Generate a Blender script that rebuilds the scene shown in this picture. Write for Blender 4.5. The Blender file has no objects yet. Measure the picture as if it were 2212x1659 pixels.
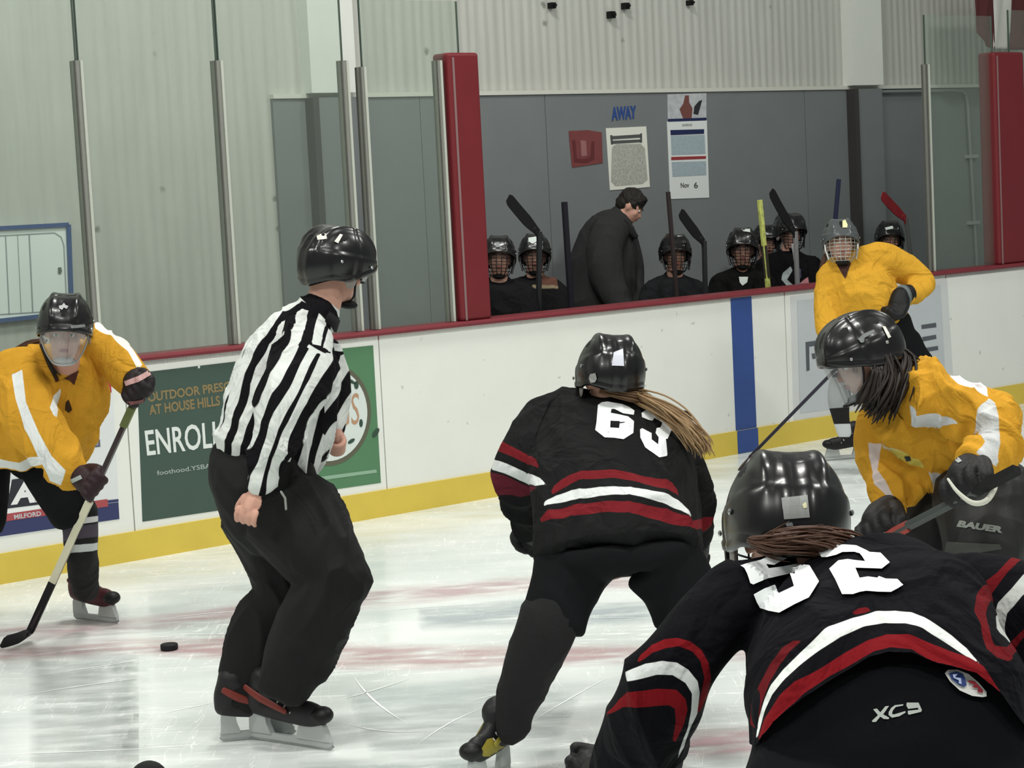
import bpy, bmesh, math, random
import numpy as np
from mathutils import Vector, Matrix
from mathutils.bvhtree import BVHTree
random.seed(7); np.random.seed(7)
C = bpy.context.scene.collection
SC = bpy.context.scene

# ------------------------------------------------------------------ camera, world, lamps, exposure
FOC, PITCH, ROLL, HC = 4500.0, 0.0968, 0.051, 1.95
W_, H_ = 2212.0, 1659.0
_R0 = np.array([1, 0, 0.]); _U0 = np.array([0, math.sin(PITCH), math.cos(PITCH)])
FW = np.array([0, math.cos(PITCH), -math.sin(PITCH)])
RT = math.cos(ROLL)*_R0 - math.sin(ROLL)*_U0
UP = math.sin(ROLL)*_R0 + math.cos(ROLL)*_U0
CAM = np.array([0, 0, HC])
cd = bpy.data.cameras.new('camera'); cam = bpy.data.objects.new('camera', cd); C.objects.link(cam)
cd.sensor_width = 36.0; cd.lens = FOC/W_*36.0; cd.clip_start = 0.1; cd.clip_end = 200
cam.matrix_world = Matrix(((RT[0], UP[0], -FW[0], 0), (RT[1], UP[1], -FW[1], 0), (RT[2], UP[2], -FW[2], HC), (0, 0, 0, 1)))
SC.camera = cam
SC.view_settings.view_transform = 'Standard'; SC.view_settings.look = 'None'
SC.view_settings.exposure = -0.38; SC.view_settings.gamma = 1.0
SC.view_settings.use_curve_mapping = False
wd = bpy.data.worlds.new('arena_air'); SC.world = wd; wd.use_nodes = True
bg = wd.node_tree.nodes['Background']; bg.inputs[0].default_value = (0.80, 0.86, 0.83, 1); bg.inputs[1].default_value = 0.30

def lamp(x, y, z, sx, sy, power, col=(1.0, 0.99, 0.94)):
    l = bpy.data.lights.new('arena_lamp', 'AREA'); l.shape = 'RECTANGLE'; l.size = sx; l.size_y = sy
    l.energy = power; l.color = col
    o = bpy.data.objects.new('arena_lamp', l); C.objects.link(o); o.location = (x, y, z)
    return o
for ly in (-1.0, 5.0, 11.0):
    for lx in (-6.5, 0.0, 6.5):
        lamp(lx, ly, 7.5, 1.6, 0.6, 350)

# board line: origin on the ice below the rail, D runs along the boards to the right, B points behind them
ANG = 0.873
O = np.array([0, 12.9855, 0]); D = np.array([math.sin(ANG), math.cos(ANG), 0]); B = np.array([-math.cos(ANG), math.sin(ANG), 0])
Z = np.array([0, 0, 1.])
BH, KH, WB = 1.086, 0.161, 1.9       # board height, kick plate height, wall behind

def ray(px, py):
    return FW + RT*(px-W_/2)/FOC + UP*(H_/2-py)/FOC
def P(px, py, d):
    return CAM + ray(px, py)*d
def G(px, py, z=0.0):
    r = ray(px, py); return CAM + r*((z-HC)/r[2])
def dpl(px, py, b):
    r = ray(px, py); return float(np.dot(O + B*b - CAM, B)/np.dot(r, B))
def PL(px, py, b):
    return CAM + ray(px, py)*dpl(px, py, b)
def sz(px, py, b):
    q = PL(px, py, b) - O; return float(q @ D), float(q[2])
def bw(s, b, z):
    return O + D*s + B*b + Z*z
def proj(V):
    v = np.asarray(V) - CAM; d = v @ FW
    return W_/2 + FOC*(v @ RT)/d, H_/2 - FOC*(v @ UP)/d, d

# ------------------------------------------------------------------ materials
def lin(c):
    c = np.array(c, float)/255.0
    return tuple(np.where(c <= 0.04045, c/12.92, ((c+0.055)/1.055)**2.4))
MATS = {}
def mat(name, col, rough=0.7, metal=0.0, spec=0.3, noise=0.0, nscale=20.0, bump=0.0, bscale=60.0, coat=0.0, layers=None, stretch=None, dark=0.75, raw=False, sub=0.0, crease=0.0, cscale=7.0):
    key = name
    if key in MATS: return MATS[key]
    m = bpy.data.materials.new(name); m.use_nodes = True; nt = m.node_tree; N = nt.nodes; L = nt.links
    b = N['Principled BSDF']; c = col if raw else lin(col)
    b.inputs['Roughness'].default_value = rough; b.inputs['Metallic'].default_value = metal
    b.inputs['Specular IOR Level'].default_value = spec; b.inputs['Coat Weight'].default_value = coat
    b.inputs['Coat Roughness'].default_value = 0.08
    tc = N.new('ShaderNodeTexCoord'); vec = tc.outputs['Object']
    if stretch:
        mp = N.new('ShaderNodeMapping'); mp.inputs['Scale'].default_value = stretch; L.new(vec, mp.inputs['Vector']); vec = mp.outputs['Vector']
    rgb = N.new('ShaderNodeRGB'); rgb.outputs[0].default_value = (*c, 1); cur = rgb.outputs[0]
    if noise > 0:
        nz = N.new('ShaderNodeTexNoise'); nz.inputs['Scale'].default_value = nscale; nz.inputs['Detail'].default_value = 6
        L.new(vec, nz.inputs['Vector'])
        mx = N.new('ShaderNodeMix'); mx.data_type = 'RGBA'; mx.blend_type = 'MULTIPLY'
        mr = N.new('ShaderNodeMapRange'); mr.inputs['From Min'].default_value = 0.3; mr.inputs['From Max'].default_value = 0.7
        mr.inputs['To Min'].default_value = 0; mr.inputs['To Max'].default_value = noise
        L.new(nz.outputs['Fac'], mr.inputs['Value']); L.new(mr.outputs['Result'], mx.inputs['Factor'])
        L.new(cur, mx.inputs['A']); mx.inputs['B'].default_value = (dark, dark, dark, 1); cur = mx.outputs['Result']
    for (attr, lc) in (layers or []):
        at = N.new('ShaderNodeAttribute'); at.attribute_name = attr
        mr = N.new('ShaderNodeMapRange'); mr.inputs['From Min'].default_value = 0.6; mr.inputs['From Max'].default_value = -0.6
        L.new(at.outputs['Fac'], mr.inputs['Value'])
        mx = N.new('ShaderNodeMix'); mx.data_type = 'RGBA'; L.new(mr.outputs['Result'], mx.inputs['Factor'])
        L.new(cur, mx.inputs['A']); mx.inputs['B'].default_value = (*lin(lc), 1); cur = mx.outputs['Result']
    L.new(cur, b.inputs['Base Color'])
    if bump > 0:
        nb = N.new('ShaderNodeTexNoise'); nb.inputs['Scale'].default_value = bscale; nb.inputs['Detail'].default_value = 4
        L.new(vec, nb.inputs['Vector'])
        bp = N.new('ShaderNodeBump'); bp.inputs['Strength'].default_value = bump; bp.inputs['Distance'].default_value = 0.01
        L.new(nb.outputs['Fac'], bp.inputs['Height'])
        if crease > 0:
            nw = N.new('ShaderNodeTexNoise'); nw.inputs['Scale'].default_value = cscale; nw.inputs['Detail'].default_value = 3; nw.inputs['Distortion'].default_value = 1.2
            L.new(vec, nw.inputs['Vector']); b2 = N.new('ShaderNodeBump'); b2.inputs['Strength'].default_value = crease; b2.inputs['Distance'].default_value = 0.05
            L.new(nw.outputs['Fac'], b2.inputs['Height']); L.new(b2.outputs['Normal'], bp.inputs['Normal'])
        L.new(bp.outputs['Normal'], b.inputs['Normal'])
    MATS[key] = m; return m
def clear_mat(name, tint, refl=0.06, rough=0.02, haze=None, hz=0.0):
    if name in MATS: return MATS[name]
    m = bpy.data.materials.new(name); m.use_nodes = True; nt = m.node_tree; N = nt.nodes; L = nt.links
    N.remove(N['Principled BSDF']); out = N['Material Output']
    tr = N.new('ShaderNodeBsdfTransparent'); tr.inputs[0].default_value = (*tint, 1)
    gl = N.new('ShaderNodeBsdfGlossy'); gl.inputs['Roughness'].default_value = rough
    lw = N.new('ShaderNodeLayerWeight'); lw.inputs['Blend'].default_value = 0.12
    mx = N.new('ShaderNodeMixShader'); sc = N.new('ShaderNodeMath'); sc.operation = 'ADD'; sc.inputs[1].default_value = refl
    pw = N.new('ShaderNodeMath'); pw.operation = 'MULTIPLY'; pw.inputs[1].default_value = 0.35
    L.new(lw.outputs['Facing'], pw.inputs[0]); L.new(pw.outputs[0], sc.inputs[0]); L.new(sc.outputs[0], mx.inputs[0]); L.new(tr.outputs[0], mx.inputs[1]); L.new(gl.outputs[0], mx.inputs[2])
    last = mx.outputs[0]
    if hz > 0:
        df = N.new('ShaderNodeBsdfDiffuse'); df.inputs[0].default_value = (*haze, 1)
        m2 = N.new('ShaderNodeMixShader'); m2.inputs[0].default_value = hz; L.new(last, m2.inputs[1]); L.new(df.outputs[0], m2.inputs[2]); last = m2.outputs[0]
    L.new(last, out.inputs[0]); MATS[name] = m; return m

# ------------------------------------------------------------------ mesh helpers
ROOT = {}
def mk(name, verts, faces, m, parent=None, loc=None, smooth=False, mats=None, fmat=None):
    verts = np.asarray(verts, float)
    if parent is not None: off = ROOT[parent.name]
    else: off = np.array(loc if loc is not None else (0, 0, 0), float)
    me = bpy.data.meshes.new(name); me.from_pydata((verts-off).tolist(), [], [list(map(int, f)) for f in faces]); me.update()
    o = bpy.data.objects.new(name, me); C.objects.link(o)
    for mm in (mats or [m]): me.materials.append(mm)
    if fmat is not None: me.polygons.foreach_set('material_index', np.asarray(fmat, dtype=np.int32))
    if smooth: me.polygons.foreach_set('use_smooth', np.ones(len(me.polygons), dtype=bool))
    if parent is not None: o.parent = parent
    else: o.location = off
    ROOT[o.name] = off
    return o
def tag(o, label=None, cat=None, group=None, kind=None):
    if label: o['label'] = label
    if cat: o['category'] = cat
    if group: o['group'] = group
    if kind: o['kind'] = kind
    return o
def empty(name, loc):
    o = bpy.data.objects.new(name, None); C.objects.link(o); o.location = loc; o.empty_display_size = 0.1
    ROOT[o.name] = np.array(loc, float); return o
def join(prims):
    V = []; F = []; n = 0
    for v, f in prims:
        V.append(np.asarray(v, float)); F += [[i+n for i in q] for q in f]; n += len(v)
    return np.concatenate(V), F
def box(c, ax, ay, az):
    """box with centre c and half-axis vectors"""
    c, ax, ay, az = map(lambda q: np.asarray(q, float), (c, ax, ay, az))
    V = [c + i*ax + j*ay + k*az for k in (-1, 1) for j in (-1, 1) for i in (-1, 1)]
    return V, [[0, 2, 3, 1], [4, 5, 7, 6], [0, 1, 5, 4], [2, 6, 7, 3], [0, 4, 6, 2], [1, 3, 7, 5]]
def sbox(s0, s1, b0, b1, z0, z1):
    return box(bw((s0+s1)/2, (b0+b1)/2, (z0+z1)/2), D*(s1-s0)/2, B*(b1-b0)/2, Z*(z1-z0)/2)
def unit(v):
    v = np.asarray(v, float); return v/(np.linalg.norm(v)+1e-12)
def tube(pts, rads, k=1.0, seg=16, ref=None, caps=3, sub=4, capk=1.0):
    """smooth tube through world points; radii across the view, k*radius in depth; rounded ends"""
    pts = np.array(pts, float); rads = np.array(rads, float); n = len(pts)
    if sub > 1 and n > 2:
        Q = []; Rr = []
        for i in range(n-1):
            p0 = pts[max(i-1, 0)]; p1 = pts[i]; p2 = pts[i+1]; p3 = pts[min(i+2, n-1)]
            r0 = rads[max(i-1, 0)]; r1 = rads[i]; r2 = rads[i+1]; r3 = rads[min(i+2, n-1)]
            for t in np.arange(sub)/sub:
                f = lambda a, b_, c_, d_: 0.5*((2*b_)+(-a+c_)*t+(2*a-5*b_+4*c_-d_)*t*t+(-a+3*b_-3*c_+d_)*t**3)
                Q.append(f(p0, p1, p2, p3)); Rr.append(max(f(r0, r1, r2, r3), min(r1, r2)*0.8))
        Q.append(pts[-1]); Rr.append(rads[-1]); pts = np.array(Q); rads = np.array(Rr); n = len(pts)
    T = np.zeros_like(pts)
    for i in range(n): T[i] = unit(pts[min(i+1, n-1)] - pts[max(i-1, 0)])
    rings = []
    if caps:
        for j in range(caps, 0, -1):
            a = j/(caps+0.0)*math.pi/2*0.94; rings.append((pts[0]-T[0]*rads[0]*math.sin(a)*min(1, max(k, .6))*capk, rads[0]*math.cos(a), T[0]))
    for i in range(n): rings.append((pts[i], rads[i], T[i]))
    if caps:
        for j in range(1, caps+1):
            a = j/(caps+0.0)*math.pi/2*0.94; rings.append((pts[-1]+T[-1]*rads[-1]*math.sin(a)*min(1, max(k, .6))*capk, rads[-1]*math.cos(a), T[-1]))
    V = []; prev = None
    for c, r, t in rings:
        vd = unit(c-CAM) if ref is None else unit(ref)
        n1 = np.cross(t, vd)
        if np.linalg.norm(n1) < 0.25:
            n1 = prev - t*(prev@t) if prev is not None else np.cross(t, UP)
        n1 = unit(n1)
        if prev is not None and n1 @ prev < 0: n1 = -n1
        prev = n1; n2 = np.cross(t, n1)
        for s in range(seg):
            a = 2*math.pi*s/seg; V.append(c + n1*math.cos(a)*r + n2*math.sin(a)*r*k)
    F = []; m = len(rings)
    for i in range(m-1):
        for s in range(seg):
            a = i*seg+s; b_ = i*seg+(s+1) % seg; F.append([a, b_, b_+seg, a+seg])
    F.append(list(range(seg))[::-1]); F.append([(m-1)*seg+s for s in range(seg)])
    return V, F
def ell(c, ax, ay, az, nu=16, nv=10):
    c, ax, ay, az = map(lambda q: np.asarray(q, float), (c, ax, ay, az))
    V = [c+az]; F = []
    for j in range(1, nv):
        th = math.pi*j/nv
        for i in range(nu):
            ph = 2*math.pi*i/nu; V.append(c + ax*math.sin(th)*math.cos(ph) + ay*math.sin(th)*math.sin(ph) + az*math.cos(th))
    V.append(c-az)
    for i in range(nu): F.append([0, 1+i, 1+(i+1) % nu])
    for j in range(nv-2):
        for i in range(nu):
            a = 1+j*nu+i; b_ = 1+j*nu+(i+1) % nu; F.append([a, a+nu, b_+nu, b_])
    l = 1+(nv-2)*nu
    for i in range(nu): F.append([l+i, len(V)-1, l+(i+1) % nu])
    return V, F
def rods(segs, r, seg=6):
    return join([tube(p, [r]*len(p), seg=seg, caps=1, sub=1) for p in segs])

def _h(i, j, k):
    n = (i*73856093 ^ j*19349663 ^ k*83492791) & 0xffffff
    n = (n*(n*n*15731+789221)+1376312589) & 0x7fffffff
    return n/0x7fffffff
def vnoise(p):
    p = np.asarray(p, float); i = np.floor(p).astype(np.int64); f = p-i; f = f*f*(3-2*f); r = 0
    for a in (0, 1):
        for b_ in (0, 1):
            for c_ in (0, 1):
                w = (f[:, 0] if a else 1-f[:, 0])*(f[:, 1] if b_ else 1-f[:, 1])*(f[:, 2] if c_ else 1-f[:, 2])
                r = r + w*_h(i[:, 0]+a, i[:, 1]+b_, i[:, 2]+c_)
    return r
def folds(V, amp, sc, seed=0, stretch=(1, 1, 0.45)):
    q = V*np.array(stretch)*sc + seed*13.7
    w = np.stack([vnoise(q*0.6+5), vnoise(q*0.6+37), vnoise(q*0.6+91)], 1)
    q = q + (w-0.5)*2.2
    return amp*((1-np.abs(2*vnoise(q)-1))**2.5*1.7 + 0.55*(1-np.abs(2*vnoise(q*2.1+7)-1))**3 - 0.75)

def sdf_poly(px, py, poly):
    poly = np.array(poly, float); n = len(poly); d = np.full(len(px), 1e18); ins = np.zeros(len(px), bool)
    for i in range(n):
        a = poly[i]; b_ = poly[(i+1) % n]; e = b_-a; wx = px-a[0]; wy = py-a[1]
        t = np.clip((wx*e[0]+wy*e[1])/(e@e+1e-12), 0, 1); dx = wx-e[0]*t; dy = wy-e[1]*t; d = np.minimum(d, dx*dx+dy*dy)
        c = ((a[1] <= py) & (b_[1] > py)) | ((b_[1] <= py) & (a[1] > py))
        xi = a[0]+(py-a[1])/(e[1] if abs(e[1]) > 1e-9 else 1e-9)*e[0]; ins ^= c & (px < xi)
    d = np.sqrt(d); return np.where(ins, -d, d)

def fuse(name, prims, m, parent=None, loc=None, voxel=0.008, it=3, layers=None, fold=None, cut=None, keep=0.5, fields=None, shade=True):
    """weld overlapping closed shapes into one continuous surface"""
    V, F = join(prims)
    me = bpy.data.meshes.new('t'); me.from_pydata(V.tolist(), [], F); o = bpy.data.objects.new('t', me); C.objects.link(o)
    bm = bmesh.new(); bm.from_mesh(me); bmesh.ops.recalc_face_normals(bm, faces=bm.faces); bm.to_mesh(me); bm.free()
    md = o.modifiers.new('r', 'REMESH'); md.mode = 'VOXEL'; md.voxel_size = voxel
    dg = bpy.context.evaluated_depsgraph_get(); ev = o.evaluated_get(dg); em = ev.to_mesh()
    nv = len(em.vertices); V = np.zeros(nv*3); em.vertices.foreach_get('co', V); V = V.reshape(-1, 3)
    ne = len(em.edges); E = np.zeros(ne*2, dtype=np.int32); em.edges.foreach_get('vertices', E); E = E.reshape(-1, 2)
    F = np.array([list(p.vertices) if len(p.vertices) == 4 else list(p.vertices)+[p.vertices[-1]] for p in em.polygons])
    ev.to_mesh_clear(); bpy.data.objects.remove(o); bpy.data.meshes.remove(me)
    deg = np.bincount(E.ravel(), minlength=nv).astype(float)[:, None]
    for _ in range(it):
        S = np.zeros_like(V)
        for a in range(3):
            S[:, a] = np.bincount(E[:, 0], V[E[:, 1], a], nv)+np.bincount(E[:, 1], V[E[:, 0], a], nv)
        V = V*(1-keep)+keep*S/deg
    V0 = V.copy()
    fn = np.cross(V[F[:, 2]]-V[F[:, 0]], V[F[:, 3]]-V[F[:, 1]])
    nr = np.zeros_like(V)
    for c_ in range(4):
        for a in range(3): nr[:, a] += np.bincount(F[:, c_], fn[:, a], nv)
    nr /= (np.linalg.norm(nr, axis=1, keepdims=True)+1e-12)
    if fold:
        amp, sc, seed = fold[:3]; V = V + nr*folds(V, amp, sc, seed, *(fold[3:]))[:, None]
    px, py, _ = proj(V0)
    keepf = np.ones(len(F), bool)
    if cut is not None:
        s = cut(V0, px, py); keepf = s[F].min(axis=1) < 0
        gx = (cut(V0, px+1, py)-cut(V0, px-1, py))/2; gy = (cut(V0, px, py+1)-cut(V0, px, py-1))/2
        dd = (V0-CAM) @ FW; out = s > 0; mv = np.where(out, np.minimum(s, 3*voxel*FOC/dd), 0)*dd/FOC
        V = V - (RT[None]*gx[:, None]-UP[None]*gy[:, None])*mv[:, None]
    faces = [list(dict.fromkeys(q)) for q in F[keepf].tolist()]
    ob = mk(name, V, faces, m, parent, loc, smooth=True)
    if cut is not None:
        bm = bmesh.new(); bm.from_mesh(ob.data); bmesh.ops.delete(bm, geom=[v for v in bm.verts if not v.link_faces], context='VERTS'); 
        idx = None; bm.to_mesh(ob.data); bm.free()
        used = np.zeros(nv, bool); used[np.unique(F[keepf])] = True
        px = px[used]; py = py[used]; V0 = V0[used]; nr = nr[used]
    for i, (nm, poly) in enumerate(layers or []):
        at = ob.data.attributes.new(nm, 'FLOAT', 'POINT')
        val = poly(V0, px, py, nr) if callable(poly) else sdf_poly(px, py, poly)
        at.data.foreach_set('value', np.asarray(val, dtype=np.float32))
    return ob

def T_(sc, ox, oy, pts):
    return [(ox+x/sc, oy+y/sc) for x, y in pts]

def chop2d(verts, faces, h):
    """cut a flat 2-D mesh along a grid so it can drape"""
    bm = bmesh.new(); vs = [bm.verts.new((v[0], v[1], 0)) for v in verts]
    for f in faces:
        try: bm.faces.new([vs[i] for i in f])
        except ValueError: pass
    bmesh.ops.triangulate(bm, faces=bm.faces)
    a = np.array([v.co[:2] for v in bm.verts]); lo = a.min(0); hi = a.max(0)
    for ax in (0, 1):
        for t in np.arange(math.floor(lo[ax]/h)*h+h, hi[ax], h):
            nn = (1, 0, 0) if ax == 0 else (0, 1, 0); co = (t, 0, 0) if ax == 0 else (0, t, 0)
            bmesh.ops.bisect_plane(bm, geom=bm.verts[:]+bm.edges[:]+bm.faces[:], dist=1e-5, plane_co=co, plane_no=nn)
    bm.verts.index_update(); V = [tuple(v.co[:2]) for v in bm.verts]; F = [[v.index for v in f.verts] for f in bm.faces]; bm.free()
    return V, F
def poly2d(outer, holes=()):
    from mathutils.geometry import tessellate_polygon
    loops = [[Vector((x, y, 0)) for x, y in outer]]+[[Vector((x, y, 0)) for x, y in h] for h in holes]
    fl = [p for l in loops for p in l]; tr = tessellate_polygon(loops)
    return [(p.x, p.y) for p in fl], [list(t) for t in tr]
_fc = {}
def text2d(s, bold=0.0):
    cu = bpy.data.curves.new('t', 'FONT'); cu.body = s; cu.offset = bold; cu.resolution_u = 3
    o = bpy.data.objects.new('t', cu); C.objects.link(o); dg = bpy.context.evaluated_depsgraph_get()
    em = o.evaluated_get(dg).to_mesh(); V = [tuple(v.co[:2]) for v in em.vertices]; F = [list(p.vertices) for p in em.polygons]
    o.evaluated_get(dg).to_mesh_clear(); bpy.data.objects.remove(o)
    a = np.array(V); lo = a.min(0); hi = a.max(0); a = (a-lo)/(hi-lo)
    return a, F
def text_px(s, quad, bold=0.0):
    """text fitted into the pixel quad TL,TR,BR,BL"""
    a, F = text2d(s, bold); q = np.array(quad, float)
    u = a[:, :1]; v = a[:, 1:]
    p = (1-u)*v*q[0]+u*v*q[1]+u*(1-v)*q[2]+(1-u)*(1-v)*q[3]
    return [tuple(x) for x in p], F
def bvh_of(o):
    off = ROOT[o.name]; me = o.data
    return BVHTree.FromPolygons([tuple(np.array(v.co)+off) for v in me.vertices], [tuple(p.vertices) for p in me.polygons])
def decal(name, v2, f2, target, m, parent, h=8, off=0.003):
    """appliqué draped over a garment"""
    v2, f2 = chop2d(v2, f2, h)
    if not isinstance(target, BVHTree) and target.name.startswith('helmet'): off += 0.006
    t = target if isinstance(target, BVHTree) else bvh_of(target)
    V = []; ok = []; last = None
    for x, y in v2:
        r = unit(ray(x, y)); hit = t.ray_cast(Vector(CAM), Vector(r))
        if hit[0] is None: V.append((0, 0, 0)); ok.append(False); continue
        n = np.array(hit[1]); n = n if n @ r < 0 else -n
        V.append(np.array(hit[0])+n*off*0.3-r*off); ok.append(True)
    F = [f for f in f2 if all(ok[i] for i in f)]
    if not F: return None
    used = sorted({i for f in F for i in f}); re = {i: j for j, i in enumerate(used)}
    o = mk(name, [V[i] for i in used], [[re[i] for i in f] for f in F], m, parent)
    return o
def flat(name, v2, f2, b, m, parent, loc=None, thick=0.0):
    """flat print or sheet standing in the plane b behind (+) or in front (-) of the boards"""
    V = [PL(x, y, b) for x, y in v2]; F = [list(f) for f in f2]
    if thick:
        n = len(V); V2 = [v+B*thick for v in V]
        cnt = {}
        for f in F:
            for i in range(len(f)): e = (f[i], f[(i+1) % len(f)]); cnt[e] = 1
        side = [[e[1], e[0], e[0]+n, e[1]+n] for e in cnt if (e[1], e[0]) not in cnt]
        F = F+[[i+n for i in f[::-1]] for f in F]+side; V = V+V2
    return mk(name, V, F, m, parent, loc)
def quad2(a, b_, c_, d_):
    return [a, b_, c_, d_], [[0, 1, 2, 3]]
# ------------------------------------------------------------------ the setting
def ice_material():
    m = bpy.data.materials.new('ice'); m.use_nodes = True; nt = m.node_tree; N = nt.nodes; L = nt.links
    b = N['Principled BSDF']; tc = N.new('ShaderNodeTexCoord')
    def noise(scale, det, st=None, rot=0):
        mp = N.new('ShaderNodeMapping'); mp.inputs['Scale'].default_value = st or (1, 1, 1); mp.inputs['Rotation'].default_value = (0, 0, rot)
        L.new(tc.outputs['Object'], mp.inputs['Vector']); n = N.new('ShaderNodeTexNoise'); n.inputs['Scale'].default_value = scale
        n.inputs['Detail'].default_value = det; L.new(mp.outputs['Vector'], n.inputs['Vector']); return n.outputs['Fac']
    def rng(src, a, c, d0=0.0, d1=1.0):
        r = N.new('ShaderNodeMapRange'); r.inputs['From Min'].default_value = a; r.inputs['From Max'].default_value = c
        r.inputs['To Min'].default_value = d0; r.inputs['To Max'].default_value = d1; L.new(src, r.inputs['Value']); return r.outputs['Result']
    def mixc(f, a, c):
        x = N.new('ShaderNodeMix'); x.data_type = 'RGBA'
        L.new(f, x.inputs['Factor']) if not isinstance(f, float) else None
        if isinstance(a, tuple): x.inputs['A'].default_value = (*a, 1)
        else: L.new(a, x.inputs['A'])
        if isinstance(c, tuple): x.inputs['B'].default_value = (*c, 1)
        else: L.new(c, x.inputs['B'])
        return x.outputs['Result']
    base = mixc(rng(noise(0.9, 5, (1, 2.2, 1)), 0.35, 0.65), lin((226, 231, 228)), lin((203, 211, 208)))
    # long curved skate cuts: thin ridges of stretched noise
    sc1 = rng(noise(1.6, 3, (0.5, 5.5, 1), 0.5), 0.488, 0.500); sc1b = rng(noise(1.6, 3, (0.5, 5.5, 1), 0.5), 0.508, 0.500)
    mn = N.new('ShaderNodeMath'); mn.operation = 'MINIMUM'; L.new(sc1, mn.inputs[0]); L.new(sc1b, mn.inputs[1])
    sc2 = rng(noise(2.2, 2, (6, 0.6, 1), -0.7), 0.494, 0.500); sc2b = rng(noise(2.2, 2, (6, 0.6, 1), -0.7), 0.506, 0.500)
    m2 = N.new('ShaderNodeMath'); m2.operation = 'MINIMUM'; L.new(sc2, m2.inputs[0]); L.new(sc2b, m2.inputs[1])
    mxx = N.new('ShaderNodeMath'); mxx.operation = 'MAXIMUM'; L.new(mn.outputs[0], mxx.inputs[0]); L.new(m2.outputs[0], mxx.inputs[1])
    msk = N.new('ShaderNodeMath'); msk.operation = 'MULTIPLY'; L.new(mxx.outputs[0], msk.inputs[0]); L.new(rng(noise(1.1, 2), 0.35, 0.55), msk.inputs[1])
    col = mixc(msk.outputs[0], base, lin((248, 250, 248)))
    L.new(col, b.inputs['Base Color'])
    L.new(rng(noise(3.0, 6, (1, 2, 1)), 0.3, 0.7, 0.10, 0.30), b.inputs['Roughness'])
    b.inputs['IOR'].default_value = 1.31; b.inputs['Specular IOR Level'].default_value = 0.5
    bp = N.new('ShaderNodeBump'); bp.inputs['Strength'].default_value = 0.12; bp.inputs['Distance'].default_value = 0.004
    L.new(noise(9.0, 4, (1, 2.5, 1)), bp.inputs['Height']); L.new(bp.outputs['Normal'], b.inputs['Normal'])
    return m
def ribs(m, sc, strength, dirn=D):
    """vertical ribs running up a wall, period in metres"""
    nt = m.node_tree; N = nt.nodes; L = nt.links; b = N['Principled BSDF']
    tc = N.new('ShaderNodeTexCoord'); dp = N.new('ShaderNodeVectorMath'); dp.operation = 'DOT_PRODUCT'
    L.new(tc.outputs['Object'], dp.inputs[0]); dp.inputs[1].default_value = tuple(dirn)
    ml = N.new('ShaderNodeMath'); ml.operation = 'MULTIPLY'; ml.inputs[1].default_value = 2*math.pi/sc; L.new(dp.outputs['Value'], ml.inputs[0])
    nz = N.new('ShaderNodeTexNoise'); nz.inputs['Scale'].default_value = 2.0; nz.inputs['Detail'].default_value = 4
    mp = N.new('ShaderNodeMapping'); mp.inputs['Scale'].default_value = (3, 3, 0.25); L.new(tc.outputs['Object'], mp.inputs['Vector']); L.new(mp.outputs['Vector'], nz.inputs['Vector'])
    ad = N.new('ShaderNodeMath'); ad.operation = 'MULTIPLY_ADD'; ad.inputs[1].default_value = 5.0; L.new(nz.outputs['Fac'], ad.inputs[0]); L.new(ml.outputs[0], ad.inputs[2])
    sn = N.new('ShaderNodeMath'); sn.operation = 'SINE'; L.new(ad.outputs[0], sn.inputs[0])
    bp = N.new('ShaderNodeBump'); bp.inputs['Strength'].default_value = strength; bp.inputs['Distance'].default_value = 0.012; L.new(sn.outputs[0], bp.inputs['Height'])
    L.new(bp.outputs['Normal'], b.inputs['Normal'])

def specks(m, scale, size, col, keep=0.75):
    nt = m.node_tree; N = nt.nodes; L = nt.links; b = N['Principled BSDF']; src = b.inputs['Base Color'].links[0].from_socket
    tc = N.new('ShaderNodeTexCoord'); nz = N.new('ShaderNodeTexNoise'); nz.inputs['Scale'].default_value = scale*2.5; nz.inputs['Detail'].default_value = 3
    L.new(tc.outputs['Object'], nz.inputs['Vector']); ad = N.new('ShaderNodeMix'); ad.data_type = 'VECTOR'; ad.inputs['Factor'].default_value = 0.06
    L.new(tc.outputs['Object'], ad.inputs['A']); L.new(nz.outputs['Color'], ad.inputs['B'])
    vo = N.new('ShaderNodeTexVoronoi'); vo.inputs['Scale'].default_value = scale; L.new(ad.outputs['Result'], vo.inputs['Vector'])
    sp = N.new('ShaderNodeSeparateColor'); L.new(vo.outputs['Color'], sp.inputs[0])
    lt = N.new('ShaderNodeMath'); lt.operation = 'GREATER_THAN'; lt.inputs[1].default_value = keep; L.new(sp.outputs[0], lt.inputs[0])
    mr = N.new('ShaderNodeMapRange'); mr.inputs['From Min'].default_value = size; mr.inputs['From Max'].default_value = size*.4; mr.inputs['To Max'].default_value = .75; L.new(vo.outputs['Distance'], mr.inputs['Value'])
    ml = N.new('ShaderNodeMath'); ml.operation = 'MULTIPLY'; L.new(lt.outputs[0], ml.inputs[0]); L.new(mr.outputs['Result'], ml.inputs[1])
    mx = N.new('ShaderNodeMix'); mx.data_type = 'RGBA'; L.new(ml.outputs[0], mx.inputs['Factor']); L.new(src, mx.inputs['A']); mx.inputs['B'].default_value = (*lin(col), 1)
    L.new(mx.outputs['Result'], b.inputs['Base Color'])
S0, S1 = -8.0, 12.0
ice = mk('floor', [(-30, -6, 0), (40, -6, 0), (40, -6, 0)][:2]+[bw(36, 0.05, 0), bw(-30, 0.05, 0)], [[0, 1, 2, 3]], ice_material()); tag(ice, kind='structure')
bf = mk('floor', *sbox(S0, S1, 0.06, WB, -0.05, 0.0), mat('rubber_floor', (48, 50, 52), 0.9)); tag(bf, kind='structure')

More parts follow.
